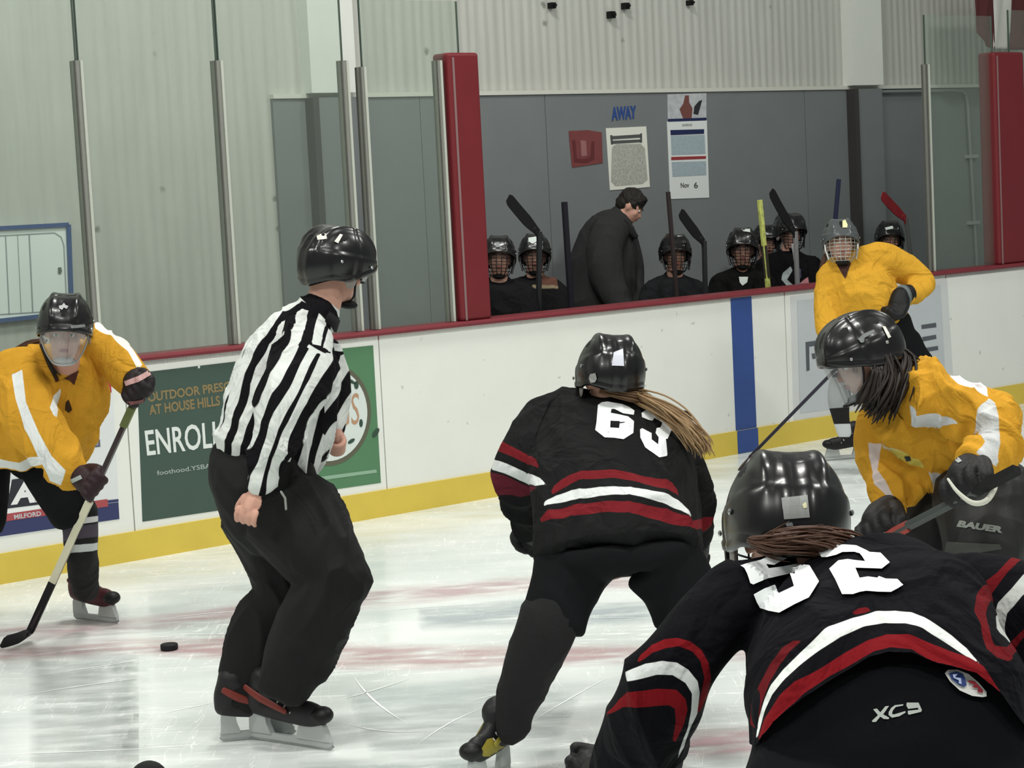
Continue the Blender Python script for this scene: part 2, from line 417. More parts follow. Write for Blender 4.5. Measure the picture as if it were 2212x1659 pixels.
# thin tinted sheets on the ice: broad pinkish bands, grey patches, one pale strip
def ice_mark(name, px_poly, col, alpha, seed, label, st=(1, 3, 1)):
    key = 'ice_mark_%s_%s' % (name, seed)
    m = bpy.data.materials.new(key); m.use_nodes = True; nt = m.node_tree; N = nt.nodes; L = nt.links; b = N['Principled BSDF']
    b.inputs['Base Color'].default_value = (*lin(col), 1); b.inputs['Roughness'].default_value = 0.22
    tc = N.new('ShaderNodeTexCoord'); mp = N.new('ShaderNodeMapping'); mp.inputs['Scale'].default_value = st; mp.inputs['Location'].default_value = (seed*3.1, seed, 0)
    nz = N.new('ShaderNodeTexNoise'); nz.inputs['Scale'].default_value = 3.5; nz.inputs['Detail'].default_value = 7
    L.new(tc.outputs['Object'], mp.inputs['Vector']); L.new(mp.outputs['Vector'], nz.inputs['Vector'])
    at = N.new('ShaderNodeAttribute'); at.attribute_name = 'edge'
    mr = N.new('ShaderNodeMapRange'); mr.inputs['From Min'].default_value = 0.30; mr.inputs['From Max'].default_value = 0.62; mr.inputs['To Max'].default_value = alpha
    L.new(nz.outputs['Fac'], mr.inputs['Value'])
    ml = N.new('ShaderNodeMath'); ml.operation = 'MULTIPLY'; L.new(mr.outputs['Result'], ml.inputs[0]); L.new(at.outputs['Fac'], ml.inputs[1])
    L.new(ml.outputs[0], b.inputs['Alpha'])
    v, f = poly2d(px_poly); v, f = chop2d(v, f, 12)
    o = mk('trim_'+name, [G(x, y, 0.0015) for x, y in v], f, m); tag(o, kind='structure')
    a = np.array(v); e = -sdf_poly(a[:, 0], a[:, 1], px_poly)
    o.data.attributes.new('edge', 'FLOAT', 'POINT').data.foreach_set('value', np.clip(e/22.0, 0, 1).astype(np.float32))
    return o
MARKS = [
 ([(-60, 1390), (320, 1372), (560, 1362), (760, 1385), (1100, 1390), (1500, 1380), (1900, 1395), (2300, 1400), (2300, 1450), (1900, 1445), (1500, 1430), (1100, 1448), (760, 1452), (560, 1440), (320, 1418), (-60, 1440)], (200, 164, 168), 0.75, 1),
 ([(-60, 1350), (300, 1330), (560, 1292), (800, 1268), (1120, 1240), (1500, 1232), (1900, 1250), (1900, 1290), (1500, 1275), (1120, 1286), (800, 1318), (560, 1342), (300, 1370), (-60, 1395)], (200, 168, 174), 0.8, 2),
 ([(1440, 1570), (1700, 1560), (1760, 1630), (1440, 1650)], (198, 160, 166), 0.8, 3),
 ([(900, 1310), (1130, 1290), (1420, 1296), (1420, 1352), (1130, 1358), (900, 1366)], (176, 186, 192), 0.8, 4),
 ([(60, 1400), (300, 1405), (300, 1700), (60, 1700)], (184, 190, 188), 0.5, 5),
 ([(740, 1490), (1090, 1450), (1260, 1500), (1200, 1640), (800, 1640)], (196, 204, 203), 0.55, 6),
 ([(640, 1640), (1100, 1622), (1100, 1700), (640, 1700)], (176, 186, 184), 0.6, 7),
 ([(1650, 985), (1850, 1000), (1850, 1040), (1640, 1035)], (200, 205, 204), 0.6, 8),
 ([(230, 1420), (330, 1400), (330, 1660), (240, 1660)], (230, 236, 233), 0.6, 9),  # pale strip: reflection in the near glass, painted onto the ice
]
for pl, col, al, sd in MARKS: ice_mark('ice_tint', pl, col, al, sd, None)

# long thin skate cuts on the ice
def ice_cuts():
    rs = np.random.RandomState(5); V = []; F = []
    px_cuts = [((0, 1425), (150, 1404), (320, 1392)), ((0, 1510), (180, 1478), (330, 1462)), ((330, 1545), (430, 1524), (480, 1514)), ((730, 1512), (800, 1495), (900, 1460)), ((330, 1370), (430, 1371), (560, 1368)), ((740, 1560), (830, 1590), (935, 1576)), ((760, 1455), (800, 1520), (880, 1562)), ((0, 1630), (200, 1622), (340, 1616)), ((1130, 1570), (1240, 1500), (1330, 1455)), ((1150, 1548), (1200, 1546), (1260, 1548)), ((1000, 1520), (1060, 1500), (1120, 1490)), ((330, 1340), (440, 1322), (560, 1318)), ((900, 1610), (960, 1560), (1040, 1530)), ((1270, 1335), (1330, 1332), (1400, 1335)), ((1660, 1050), (1760, 1046), (1840, 1050)), ((1620, 1090), (1740, 1084), (1850, 1092)), ((40, 1465), (220, 1440), (330, 1420)), ((820, 1320), (900, 1312), (1090, 1300))]
    for c in px_cuts:
        w = rs.uniform(.0022, .005); a, b_, d_ = [G(*q, .0022) for q in c]; n = 18; k0 = len(V)
        for i in range(n+1):
            t = i/n; p = a*(1-t)**2+b_*2*t*(1-t)+d_*t*t; tg = unit((b_-a)*(1-t)+(d_-b_)*t); nn = np.cross(tg, Z); ww = w*math.sin(math.pi*min(max(t, .03), .97))
            V += [p+nn*ww, p-nn*ww]
        F += [[k0+2*i, k0+2*i+1, k0+2*i+3, k0+2*i+2] for i in range(n)]
    m = mat('skate_cut_white', (244, 247, 245), .7)
    o = mk('trim_skate_cuts', V, F, m); tag(o, kind='structure')
ice_cuts()
# dasher boards
white = mat('board_white', (226, 228, 222), 0.34, noise=0.35, nscale=3.5, dark=0.90, bump=0.03, bscale=30)
specks(white, 9.0, .12, (176, 180, 176), .6)
seam_s = [sz(278, 950, 0)[0], sz(632, 900, 0)[0], sz(826, 880, 0)[0], sz(1699, 760, 0)[0], sz(2047, 740, 0)[0]]
edges = [S0]+seam_s+[S1]
wb = empty('wall_boards', bw(0, 0, 0)); wb['kind'] = 'structure'
for i in range(len(edges)-1):
    mk('board_panel', *sbox(edges[i]+0.004, edges[i+1]-0.004, 0.0, 0.04, KH, BH-0.005), white, wb)
mk('board_core', *sbox(S0, S1, 0.012, 0.10, 0.0, BH-0.02), mat('board_core', (150, 150, 146), 0.8), wb)
yel = mat('kick_yellow', (212, 187, 80), 0.42, noise=0.5, nscale=6, dark=0.86, bump=0.04)
mk('kick_plate', *sbox(S0, S1, -0.012, 0.02, 0.0, KH), yel, wb)
redcap = mat('rail_red', (118, 42, 50), 0.38, noise=0.4, nscale=8, dark=0.8)
def prof_rail():
    pr = [(-0.025, BH-0.004), (-0.03, BH+0.012), (-0.02, BH+0.026), (0.13, BH+0.030), (0.14, BH+0.015), (0.14, BH-0.03), (0.0, BH-0.03), (0.0, BH-0.004)]
    n = len(pr); V = [bw(S0, b, z) for b, z in pr]+[bw(S1, b, z) for b, z in pr]
    F = [[i, (i+1) % n, (i+1) % n+n, i+n] for i in range(n)]+[list(range(n))[::-1], list(range(n, 2*n))]
    return V, F
mk('cap_rail', *prof_rail(), redcap, wb)
# blue line carried up the boards
sb0 = sz(1580, 700, 0)[0]; sb1 = sz(1625, 700, 0)[0]
blue = mat('line_blue', (52, 78, 140), 0.4, noise=0.4, nscale=9, dark=0.85)
mk('blue_stripe', *join([sbox(sb0, sb1, -0.0025, 0.0, KH, BH-0.01), sbox(sb0, sb1, -0.0145, -0.0125, 0.002, KH)]), blue, wb)

# rear wall: ribbed precast panels, grey painted dado behind the bench
ZG = sz(1445, 200, WB)[1]
concrete = mat('ribbed_concrete', (190, 191, 184), 0.9, noise=0.6, nscale=4, dark=0.84, stretch=(3, 3, 0.35))
ribs(concrete, 0.085, 0.30); specks(concrete, 5.0, .16, (98, 104, 92), .72)
speck = mat('speck', (60, 62, 56), 0.9)
wr = mk('wall_rear', *sbox(-16, 30, WB, WB+0.2, -0.05, 9.0), concrete); tag(wr, kind='structure')
sg0 = sz(588, 300, WB)[0]
grey = mat('dado_grey', (119, 124, 125), 0.75, noise=0.5, nscale=3, dark=0.88, bump=0.03, bscale=40)
gp = empty('wall_bench', bw(sg0, WB, 0)); gp['kind'] = 'structure'
ss = [sg0, sz(700, 300, WB)[0], sz(905, 300, WB)[0], sz(1175, 300, WB)[0], sz(1735, 300, WB)[0], sz(1990, 300, WB)[0], 14]
for i in range(len(ss)-1): mk('panel', *sbox(ss[i]+0.003, ss[i+1]-0.003, WB-0.03, WB, 0, ZG), grey, gp)
mk('ledge', *sbox(sg0, 14, WB-0.045, WB, ZG, ZG+0.03), mat('ledge_pale', (205, 206, 196), 0.7), gp)
plw = mat('pilaster_white', (222, 225, 219), 0.7, noise=0.5, nscale=5, dark=0.9, stretch=(1, 1, 0.4))
dkg = mat('dado_dark', (84, 86, 88), 0.75)
for (x0, x1) in ((668, 766), (1842, 1906)):
    a = sz(x0, 100, WB-0.12)[0]; c = sz(x1, 100, WB-0.12)[0]
    pi = empty('trim_pilaster', bw(a, WB, 0)); pi['kind'] = 'structure'
    mk('upper_column', *sbox(a, c, WB-0.12, WB, ZG+0.03, 9.0), plw, pi)
    mk('lower_column', *sbox(a+0.02, c, WB-0.10, WB, 0, ZG), grey, pi)
    mk('side_shade_strip', *sbox(a, a+0.05, WB-0.125, WB-0.03, 0, ZG), mat('side_shade_dark', (62, 60, 60), 0.8), pi)  # dark strip: shade on the pilaster's left side put into the colour
# pipe along the top of the dado turning down
pp = [PL(1862, 199, WB-0.07), PL(2060, 196, WB-0.07), PL(2078, 198, WB-0.07), PL(2087, 206, WB-0.07), PL(2090, 225, WB-0.07), PL(2110, 560, WB-0.07)]
pp.append(np.array([pp[-1][0], pp[-1][1], 0.0]))
pipe = mk('trim_pipe', *tube(pp, [0.013]*len(pp), seg=8, caps=1, sub=1), mat('pipe_grey', (128, 132, 130), 0.5), loc=bw(sz(2110, 560, WB)[0], WB-0.07, 0))
tag(pipe, kind='structure')
for k, (zz) in enumerate((1.35, 1.95)):
    sc_ = sz(2098, 400, WB-0.07)[0]
    mk('pipe_clip', *sbox(sc_-0.03, sc_+0.10, WB-0.085, WB-0.03, zz, zz+0.03), mat('clip_grey', (150, 152, 150), 0.5), pipe)
# wall bolts / brackets
for j, (x, y, r) in enumerate(((1193, 12, .022), (1352, 13, .024), (1321, 32, .026), (1491, 6, .02))):
    s, z = sz(x, y, WB-0.03); lab = ['leftmost of the black square brackets high on the concrete wall', 'black square bracket high on the wall right of the lowest one', 'lowest of the black square brackets high on the concrete wall', 'rightmost of the black square brackets high on the concrete wall'][j]
    q = mk('wall_bracket', *join([sbox(s-r, s+r, WB-0.05, WB, z-r, z+r), sbox(s-r*.4, s+r*.4, WB-0.075, WB-.05, z-r*.4, z+r*.4)]), mat('bracket_black', (12, 12, 13), 0.6), loc=bw(s, WB, z)); tag(q, lab, 'bracket', 'black brackets on the concrete wall')
# banners hanging at the far right
def banner(name, pts, b, m, lab, stripe=None):
    v, f = poly2d(pts); v, f = chop2d(v, f, 10)
    V = [PL(x, y, b)+B*0.012*math.sin(x*0.25+y*0.02) for x, y in v]
    o = mk(name, V, f, m, loc=PL(*pts[0], b), smooth=True); o.modifiers.new('thick', 'SOLIDIFY').thickness = 0.006; tag(o, lab, 'banner'); return o
mar = mat('banner_maroon', (92, 46, 48), 0.85, noise=0.4, nscale=5, dark=0.8); bwt = mat('banner_white', (205, 204, 198), 0.8, noise=0.4, nscale=8, dark=0.85)
banner('hanging_banner', [(2102, -60), (2146, -60), (2146, 106), (2132, 100), (2120, 84), (2112, 70), (2104, 10)], 1.2, mar, 'narrow maroon banner hanging left of the white strip above the right red post')
banner('hanging_banner', [(2148, -60), (2184, -60), (2179, 106), (2143, 106)], 1.2, bwt, 'white banner strip hanging between two maroon banners')
banner('hanging_banner', [(2186, -60), (2290, -60), (2290, 108), (2181, 108)], 1.2, mar, 'wide maroon banner hanging at the right edge of the picture')

# glass, posts
glass = clear_mat('rink_glass', (0.925, 0.960, 0.938), 0.02, haze=lin((190, 200, 188)), hz=0.05)
edge_m = mat('glass_edge', (70, 84, 76), 0.3)
alu = mat('post_aluminium', (142, 143, 136), 0.45, metal=0.35, noise=0.3, nscale=10, dark=0.85)
alul = mat('post_aluminium_pale', (190, 194, 184), 0.45, metal=0.2)
ztop = BH+0.03
def post(xt, yt, lab, w=0.052, pale=False, b=0.05):
    s, z = sz(xt, yt, b)
    o = mk('glass_post', *join([sbox(s-w/2, s+w/2, b-0.02, b-0.008, ztop, z), sbox(s-w/2, s-w/2+.008, b-0.02, b+0.035, ztop, z), sbox(s+w/2-.008, s+w/2, b-0.02, b+0.035, ztop, z), sbox(s-w/2, s+w/2, b+0.016, b+0.035, ztop, z)]), alu, loc=bw(s, b, ztop))
    mk('trim_strip', *sbox(s+w/2-0.02, s+w/2-0.004, b-0.026, b-0.0205, ztop, z), alul, o)
    tag(o, lab, 'post', 'aluminium posts between the glass panels'); return s
p1 = post(166, 131, 'leftmost grey aluminium post between glass panels, near the blue framed whiteboard')
p2 = post(469, 131, 'grey aluminium glass post left of the grey painted bench wall')
p3 = post(741, 131, 'grey aluminium glass post rising above the referee helmet')
p4 = post(780, 145, 'short grey aluminium glass post just right of the one above the referee helmet', w=0.045)
p5 = post(945, 131, 'grey aluminium glass post standing next to the middle red padded post', w=0.04)
p6 = post(2000, 139, 'grey aluminium glass post standing left of the right red padded post', w=0.034)
def pane(s0, s1, z1, lab):
    o = mk('rink_glass', *sbox(s0, s1, 0.046, 0.058, ztop, z1), glass, loc=bw(s0, .05, ztop))
    mk('glass_edge', *sbox(s0, s0+0.006, 0.0455, 0.0585, ztop, z1), edge_m, o); mk('glass_edge', *sbox(s1-0.006, s1, 0.0455, 0.0585, ztop, z1), edge_m, o)
    tag(o, lab, 'glass panel', 'clear glass panels on the boards')
gt = 3.55
pane(S0+2, p1-0.004, gt, 'leftmost clear glass panel, in front of the blue framed whiteboard')
pane(p1+0.004, p2-0.004, gt, 'clear glass panel between the two leftmost aluminium posts')
pane(p2+0.004, p3-0.004, gt, 'clear glass panel directly behind the referee shoulders')
s_r = sz(987, 30, 0.05)[0]
pane(p4+0.004, s_r, sz(985, 3, 0.05)[1], 'clear glass panel just left of the middle red padded post')
rz = sz(1995, 32, 0.05)[1]
s_rp = sz(2150, 300, 0.05)[0]
pane(p6-0.01, s_rp-0.01, rz, 'clear glass panel between a thin post and the right red padded post')
pane(s_rp+0.2, S1-3, rz+0.05, 'clear glass panel right of the right red padded post')
# red padded posts
pad = mat('pad_red', (110, 35, 41), 0.42, noise=0.4, nscale=6, dark=0.82)
def padpost(xa, xb, yt, lab):
    s0, z = sz(xa, yt, 0.0); s1 = sz(xb, yt, 0.0)[0]
    o = mk('padded_post', *sbox(s0, s1, 0.0, 0.16, ztop-.005, z), pad, loc=bw((s0+s1)/2, .05, ztop))
    bv = o.modifiers.new('bevel', 'BEVEL'); bv.width = 0.02; bv.segments = 3
    mk('seam_strip', *sbox(s0+0.03, s0+0.045, -0.003, 0.0, ztop, z-.03), mat('seam_grey', (130, 104, 104), 0.5), o)
    tag(o, lab, 'padded post'); return o
padpost(967, 1034, 113, 'tall red padded post at the left end of the players bench')
padpost(2147, 2212, 112, 'tall red padded post at the right edge of the picture')

# whiteboard with rink diagram on the wall, far left
wbq = [(-190, 503), (149, 485), (156, 676), (-180, 712)]
bwq = WB-0.02
whb = flat('rink_whiteboard', *quad2(*wbq), bwq-0.01, mat('board_surface', (234, 240, 238), 0.3), None, loc=PL(-20, 600, bwq), thick=0.02)
tag(whb, 'white tactics board in a blue frame hanging behind the leftmost glass', 'whiteboard')
def strip(a, c, w, b, m, parent, nm):
    a = np.array(a, float); c = np.array(c, float); n = np.array([-(c-a)[1], (c-a)[0]]); n = n/np.linalg.norm(n)*w/2
    return flat(nm, *quad2(tuple(a+n), tuple(c+n), tuple(c-n), tuple(a-n)), b, m, parent, thick=0.012)
bfm = mat('frame_blue', (44, 74, 132), 0.4)
for i in range(4):
    a = wbq[i]; c = wbq[(i+1) % 4]; strip(a, c, 9, bwq-0.025, bfm, whb, 'frame_side')
lm = mat('rink_line_grey', (150, 158, 158), 0.6)
vv = []; ff = []
for (a, c, w) in (((-180, 519), (118, 503), 2.5), ((118, 503), (132, 512), 2.5), ((132, 512), (138, 530), 2.5), ((138, 530), (144, 660), 2.5), ((-176, 690), (120, 672), 2.5), ((12, 509), (20, 680), 2.5), ((38, 508), (46, 678), 1.5), ((63, 507), (71, 676), 3), ((-40, 512), (-32, 682), 2.5), ((144, 655), (120, 672), 2.5)):
    a = np.array(a, float); c = np.array(c, float); n = np.array([-(c-a)[1], (c-a)[0]]); n = n/np.linalg.norm(n)*w/2
    k = len(vv); vv += [tuple(a+n), tuple(c+n), tuple(c-n), tuple(a-n)]; ff.append([k, k+1, k+2, k+3])
flat('rink_lines', vv, ff, bwq-0.012, lm, whb)
flat('magnet', *poly2d([(126, 578), (132, 577), (134, 586), (131, 592), (126, 590)]), bwq-0.016, mat('magnet_dark', (90, 100, 90), 0.6), whb, thick=0.004)

# papers and sign on the bench wall
bq = WB-0.032
sh = flat('notice_sheet', *quad2((1309, 277), (1396, 273), (1404, 404), (1318, 411)), bq-0.004, mat('sheet_white', (226, 227, 216), 0.7), None, loc=PL(1355, 340, bq), thick=0.004)
tag(sh, 'white notice sheet with a pale rounded diagram, taped above the coach', 'notice')
gl_ = mat('print_grey', (150, 150, 144), 0.8, noise=0.9, nscale=60, dark=0.6); gd = mat('print_dark', (84, 86, 86), 0.8)
flat('printed_diagram', *poly2d([(1322, 318), (1330, 312), (1384, 310), (1393, 320), (1399, 388), (1388, 397), (1330, 402), (1320, 392)]), bq-0.006, mat('print_pale', (188, 189, 180), 0.8, noise=1.0, nscale=70, dark=0.62), sh)
v = []; f = []
for q in ([(1322, 294), (1384, 290), (1384, 297), (1322, 301)], [(1322, 304), (1384, 301), (1384, 307), (1322, 311)], [(1318, 292), (1323, 292), (1324, 312), (1320, 312)], [(1383, 288), (1387, 288), (1387, 308), (1383, 308)]):
    k = len(v); v += q; f.append([k, k+1, k+2, k+3])
flat('printed_bars', v, f, bq-0.007, gd, sh)
po = flat('schedule_poster', *quad2((1441, 262), (1527, 259), (1532, 427), (1448, 430)), bq-0.004, mat('poster_white', (222, 226, 224), 0.6), None, loc=PL(1487, 345, bq), thick=0.004)
tag(po, 'tall white schedule poster with a navy bar, a red line and pale blue text blocks', 'poster')
flat('navy_bar', *quad2((1448, 281), (1521, 279), (1521, 289), (1449, 292)), bq-0.006, mat('navy', (36, 44, 84), 0.6), po)
flat('red_line', *quad2((1450, 339), (1525, 337), (1525, 343), (1450, 346)), bq-0.006, mat('line_red', (150, 56, 60), 0.6), po)
pb = mat('pale_blue_print', (168, 184, 192), 0.7, noise=0.9, nscale=60, dark=0.8)
flat('text_block', *quad2((1449, 293), (1522, 291), (1524, 332), (1451, 335)), bq-0.006, pb, po)
flat('text_block', *quad2((1451, 350), (1525, 348), (1526, 378), (1453, 382)), bq-0.006, pb, po)
flat('lettering', *text_px('Nov', [(1470, 395), (1488, 394), (1489, 405), (1471, 406)], 0.02), bq-0.006, gd, po)
flat('lettering', *text_px('6', [(1498, 394), (1507, 393), (1508, 406), (1500, 407)], 0.02), bq-0.006, gd, po)
flat('lettering', *text_px('SCHEDULE', [(1474, 268), (1495, 267), (1495, 272), (1474, 273)], 0.0), bq-0.006, gd, po)
ph = flat('photo_poster', *quad2((1442, 204), (1526, 201), (1526, 256), (1443, 259)), bq-0.004, mat('photo_pale', (196, 200, 204), 0.5, noise=0.9, nscale=22, dark=0.7), None, loc=PL(1480, 230, bq), thick=0.004)
tag(ph, 'small photo print pinned above the tall schedule poster', 'poster')
flat('figure_print', *poly2d([(1476, 256), (1468, 236), (1476, 224), (1480, 206), (1488, 206), (1489, 222), (1496, 234), (1494, 256)]), bq-0.006, mat('print_brown', (116, 72, 66), 0.7), ph)
flat('figure_print', *poly2d([(1498, 246), (1500, 230), (1510, 218), (1517, 216), (1512, 234), (1508, 248)]), bq-0.006, mat('print_black', (44, 46, 50), 0.7), ph)
flat('navy_band', *quad2((1443, 257), (1526, 254), (1526, 260), (1443, 263)), bq-0.006, mat('navy', (36, 44, 84), 0.6), ph)
aw = flat('away_sign', *text_px('AWAY', [(1321, 231), (1374, 228), (1375, 256), (1322, 261)], 0.035), bq-0.004, mat('away_blue', (48, 76, 140), 0.6), None, loc=PL(1347, 245, bq), thick=0.003)
tag(aw, 'blue block letters AWAY stuck on the grey wall above the notice sheet', 'sign')
rd = flat('team_decal', *poly2d([(1229, 283), (1270, 281), (1300, 286), (1302, 352), (1270, 357), (1236, 362), (1230, 300)]), bq-0.003, mat('decal_red', (124, 66, 66), 0.7, noise=0.7, nscale=18, dark=0.8), None, loc=PL(1265, 320, bq), thick=0.002)
tag(rd, 'faded red square team decal on the grey wall left of the notice sheet', 'decal')
flat('letter_print', *poly2d([(1236, 303), (1243, 303), (1246, 342), (1262, 344), (1276, 338), (1278, 305), (1284, 305), (1284, 344), (1266, 352), (1240, 350)]), bq-0.005, mat('decal_dark_red', (98, 44, 46), 0.7), rd)
flat('letter_print', *poly2d([(1254, 303), (1266, 304), (1268, 336), (1256, 338)]), bq-0.005, mat('decal_pink', (150, 104, 102), 0.7), rd)

# advertisements on the boards
def ad(name, pts, col, lab, b=-0.002, **k):
    o = flat(name, *quad2(*pts), b, mat(name+'_base', col, 0.4, noise=0.4, nscale=5, dark=0.88), None, loc=PL(*pts[3], b), thick=0.0018)
    tag(o, lab, 'sign', 'advertisements on the rink boards'); return o
# left ad
a1 = ad('white_advertisement', [(-150, 838), (241, 795), (258, 1122), (-130, 1183)], (216, 220, 220), 'white board advertisement with red square, navy band and black AL lettering')
b1 = -0.0035
flat('red_square', *quad2((-150, 842), (238, 796), (241, 848), (-148, 893)), b1, mat('ad_red', (172, 56, 66), 0.5), a1)
flat('lettering', *text_px('HOCKEY', [(112, 934), (205, 920), (207, 941), (114, 953)], 0.02), b1-.001, mat('ad_purple', (72, 62, 100), 0.5), a1)
flat('grey_bar', *quad2((112, 962), (216, 949), (217, 965), (113, 977)), b1, mat('ad_greyblue', (92, 96, 112), 0.5), a1)
flat('lettering', *text_px('MONDAYS', [(150, 961), (212, 953), (212, 961), (150, 970)], 0.0), b1-.002, mat('ad_pale', (190, 194, 200), 0.5), a1)
flat('ribbon', *poly2d([(176, 918), (184, 926), (186, 944), (178, 958), (166, 968), (164, 962), (174, 952), (178, 938), (172, 924)]), b1-.0015, mat('ad_plum', (110, 60, 84), 0.5), a1)
flat('navy_band', *quad2((-150, 1130), (256, 1085), (258, 1121), (-150, 1181)), b1, mat('ad_navy', (52, 58, 96), 0.5), a1)
flat('navy_line', *quad2((-150, 1122), (256, 1078), (256, 1084), (-150, 1128)), b1, mat('ad_navy', (52, 58, 96), 0.5), a1)
flat('red_strip', *quad2((0, 1112), (232, 1078), (234, 1094), (0, 1128)), b1-.001, mat('ad_red2', (160, 74, 78), 0.5), a1)
flat('lettering', *text_px('MILFORD', [(30, 1112), (88, 1104), (89, 1114), (31, 1122)], 0.02), b1-.002, mat('ad_pale', (190, 194, 200), 0.5), a1)
flat('white_slab', *poly2d([(2, 1112), (16, 1044), (150, 1030), (140, 1092)]), b1-.001, mat('ad_white2', (224, 226, 226), 0.5), a1)
flat('black_slab', *poly2d([(14, 1099), (26, 1036), (150, 1018), (140, 1083)]), b1-.002, mat('ad_black', (44, 46, 54), 0.5), a1)
flat('lettering', *text_px('ALL', [(30, 1042), (150, 1020), (142, 1078), (23, 1091)], 0.05), b1-.003, mat('ad_white2', (224, 226, 226), 0.5), a1)
# enroll ad
a2 = ad('green_advertisement', [(296, 806), (560, 775), (585, 1086), (308, 1127)], (66, 84, 76), 'dark green board advertisement reading ENROLL in white letters')
gold = mat('ad_gold', (132, 116, 80), 0.5); wl = mat('ad_letter_white', (216, 222, 218), 0.5)
flat('lettering', *text_px('OUTDOOR PRESCHOOL', [(318, 848), (560, 815), (562, 834), (320, 869)], 0.03), b1, gold, a2)
flat('lettering', *text_px('AT HOUSE HILLS', [(321, 875), (474, 854), (476, 876), (323, 897)], 0.03), b1, gold, a2)
flat('lettering', *text_px('ENROLL', [(312, 930), (478, 908), (481, 965), (318, 985)], 0.015), b1, wl, a2)
flat('lettering', *text_px('foothood.YSBA.com', [(338, 1017), (490, 996), (491, 1006), (340, 1027)], 0.01), b1, mat('ad_letter_dim', (160, 172, 166), 0.5), a2)
flat('screw', *poly2d([(427, 790), (432, 789), (432, 795), (428, 796)]), b1, wl, a2)
# green round logo ad
a3 = ad('green_logo_advertisement', [(648, 762), (806, 746), (823, 1043), (655, 1067)], (84, 126, 92), 'mid green board advertisement with a round white logo beside the referee')
s_re, z_re = sz(797, 885, b1); zc = sz(740, 892, b1)[1]
def disc(r, b, m, nm, rx=None):
    cs = s_re-0.285
    V = [bw(cs+(rx or r)*math.cos(t), b, zc+r*math.sin(t)) for t in np.linspace(0, 2*math.pi, 49)[:-1]]
    return mk(nm, V, [list(range(48))], m, a3)
disc(0.300, b1, mat('logo_ring', (92, 92, 76), 0.5), 'logo_ring'); disc(0.272, b1-.001, mat('logo_white', (208, 216, 212), 0.5), 'logo_disc')
flat('lettering', *text_px('BUGS', [(672, 862), (776, 848), (776, 916), (672, 932)], 0.0), b1-.002, mat('logo_tan', (176, 140, 112), 0.5), a3)
dg_ = mat('logo_leaf', (52, 74, 62), 0.5); v = []; f = []
for (x, y, rx, ry, an) in ((755, 822, 16, 4, .5), (770, 832, 5, 9, 0), (780, 914, 4, 9, 0), (759, 953, 9, 4, -.6), (716, 888, 6, 3, -.5), (812, 935, 5, 12, .6)):
    pts = [(x+rx*math.cos(t)*math.cos(an)-ry*math.sin(t)*math.sin(an), y+rx*math.cos(t)*math.sin(an)+ry*math.sin(t)*math.cos(an)) for t in np.linspace(0, 2*math.pi, 11)[:-1]]
    flat('leaf_print', pts, [list(range(10))], b1-.003, dg_, a3)
flat('address_line', *quad2((690, 1030), (813, 1014), (814, 1021), (691, 1038)), b1, mat('logo_pale_green', (138, 170, 146), 0.5), a3)
# grey ad right
a4 = ad('grey_advertisement', [(1707, 640), (2046, 602), (2062, 866), (1714, 908)], (206, 208, 208), 'pale grey board advertisement with grey letters behind the standing yellow player')
flat('panel_print', *quad2((1722, 650), (2032, 616), (2044, 850), (1728, 893)), b1, mat('ad_pale_panel', (186, 192, 196), 0.45, noise=.5, nscale=6, dark=.9), a4)
gt_ = mat('ad_letter_grey', (84, 88, 94), 0.5)
flat('lettering', *poly2d([(1740, 739), (1775, 734), (1776, 745), (1748, 749), (1749, 800), (1742, 802)]), b1-.001, gt_, a4)
flat('lettering', *poly2d([(1753, 764), (1792, 758), (1792, 768), (1755, 776)]), b1-.001, gt_, a4)
v = []; f = []
for q in ([(1990, 702), (2022, 697), (2023, 707), (1991, 711)], [(1992, 728), (2022, 723), (2023, 732), (1993, 738)], [(1996, 752), (2026, 747), (2027, 756), (1998, 761)]):
    k = len(v); v += q; f.append([k, k+1, k+2, k+3])
flat('lettering', v, f, b1-.001, gt_, a4)

# puck
pk = G(366, 1404)
c_, f_ = [], []
def cyl(c, r, h, n=28):
    V = []; 
    for z, rr in ((0.0, r*.93), (0.003, r), (h-.003, r), (h, r*.93)):
        V += [np.array(c)+[rr*math.cos(2*math.pi*i/n), rr*math.sin(2*math.pi*i/n), z] for i in range(n)]
    F = [[j*n+i, j*n+(i+1) % n, (j+1)*n+(i+1) % n, (j+1)*n+i] for j in range(3) for i in range(n)]+[list(range(n))[::-1], [3*n+i for i in range(n)]]
    return V, F
pu = mk('hockey_puck', *cyl(pk+[0, 0, .002], 0.0381, 0.0254), mat('puck_black', (14, 12, 16), 0.6), loc=pk); tag(pu, 'black rubber puck lying alone on the ice left of the referee', 'puck')
# ------------------------------------------------------------------ people: shared builders
SKIN = mat('skin', (196, 150, 132), 0.55, noise=0.4, nscale=14, dark=0.86, bump=0.05, bscale=90)
BLACKH = mat('helmet_black', (15, 15, 16), 0.27, spec=0.5, coat=0.12, noise=0.2, nscale=9)
MATTE = mat('matte_black', (12, 12, 13), 0.7)
WIRE = mat('cage_steel', (150, 152, 150), 0.3, metal=0.8)
WIREB = mat('cage_black', (24, 24, 26), 0.35, metal=0.3)
CLEAR = clear_mat('visor_clear', (0.94, 0.95, 0.95), 0.05, 0.05, haze=lin((200, 206, 210)), hz=0.08)
HOLD = mat('holder_grey', (176, 180, 178), 0.4); STEEL = mat('steel', (170, 172, 172), 0.22, metal=0.9)
WHITEP = mat('plastic_white', (214, 216, 212), 0.4)
LACE = mat('lace_pale', (196, 192, 186), 0.8)

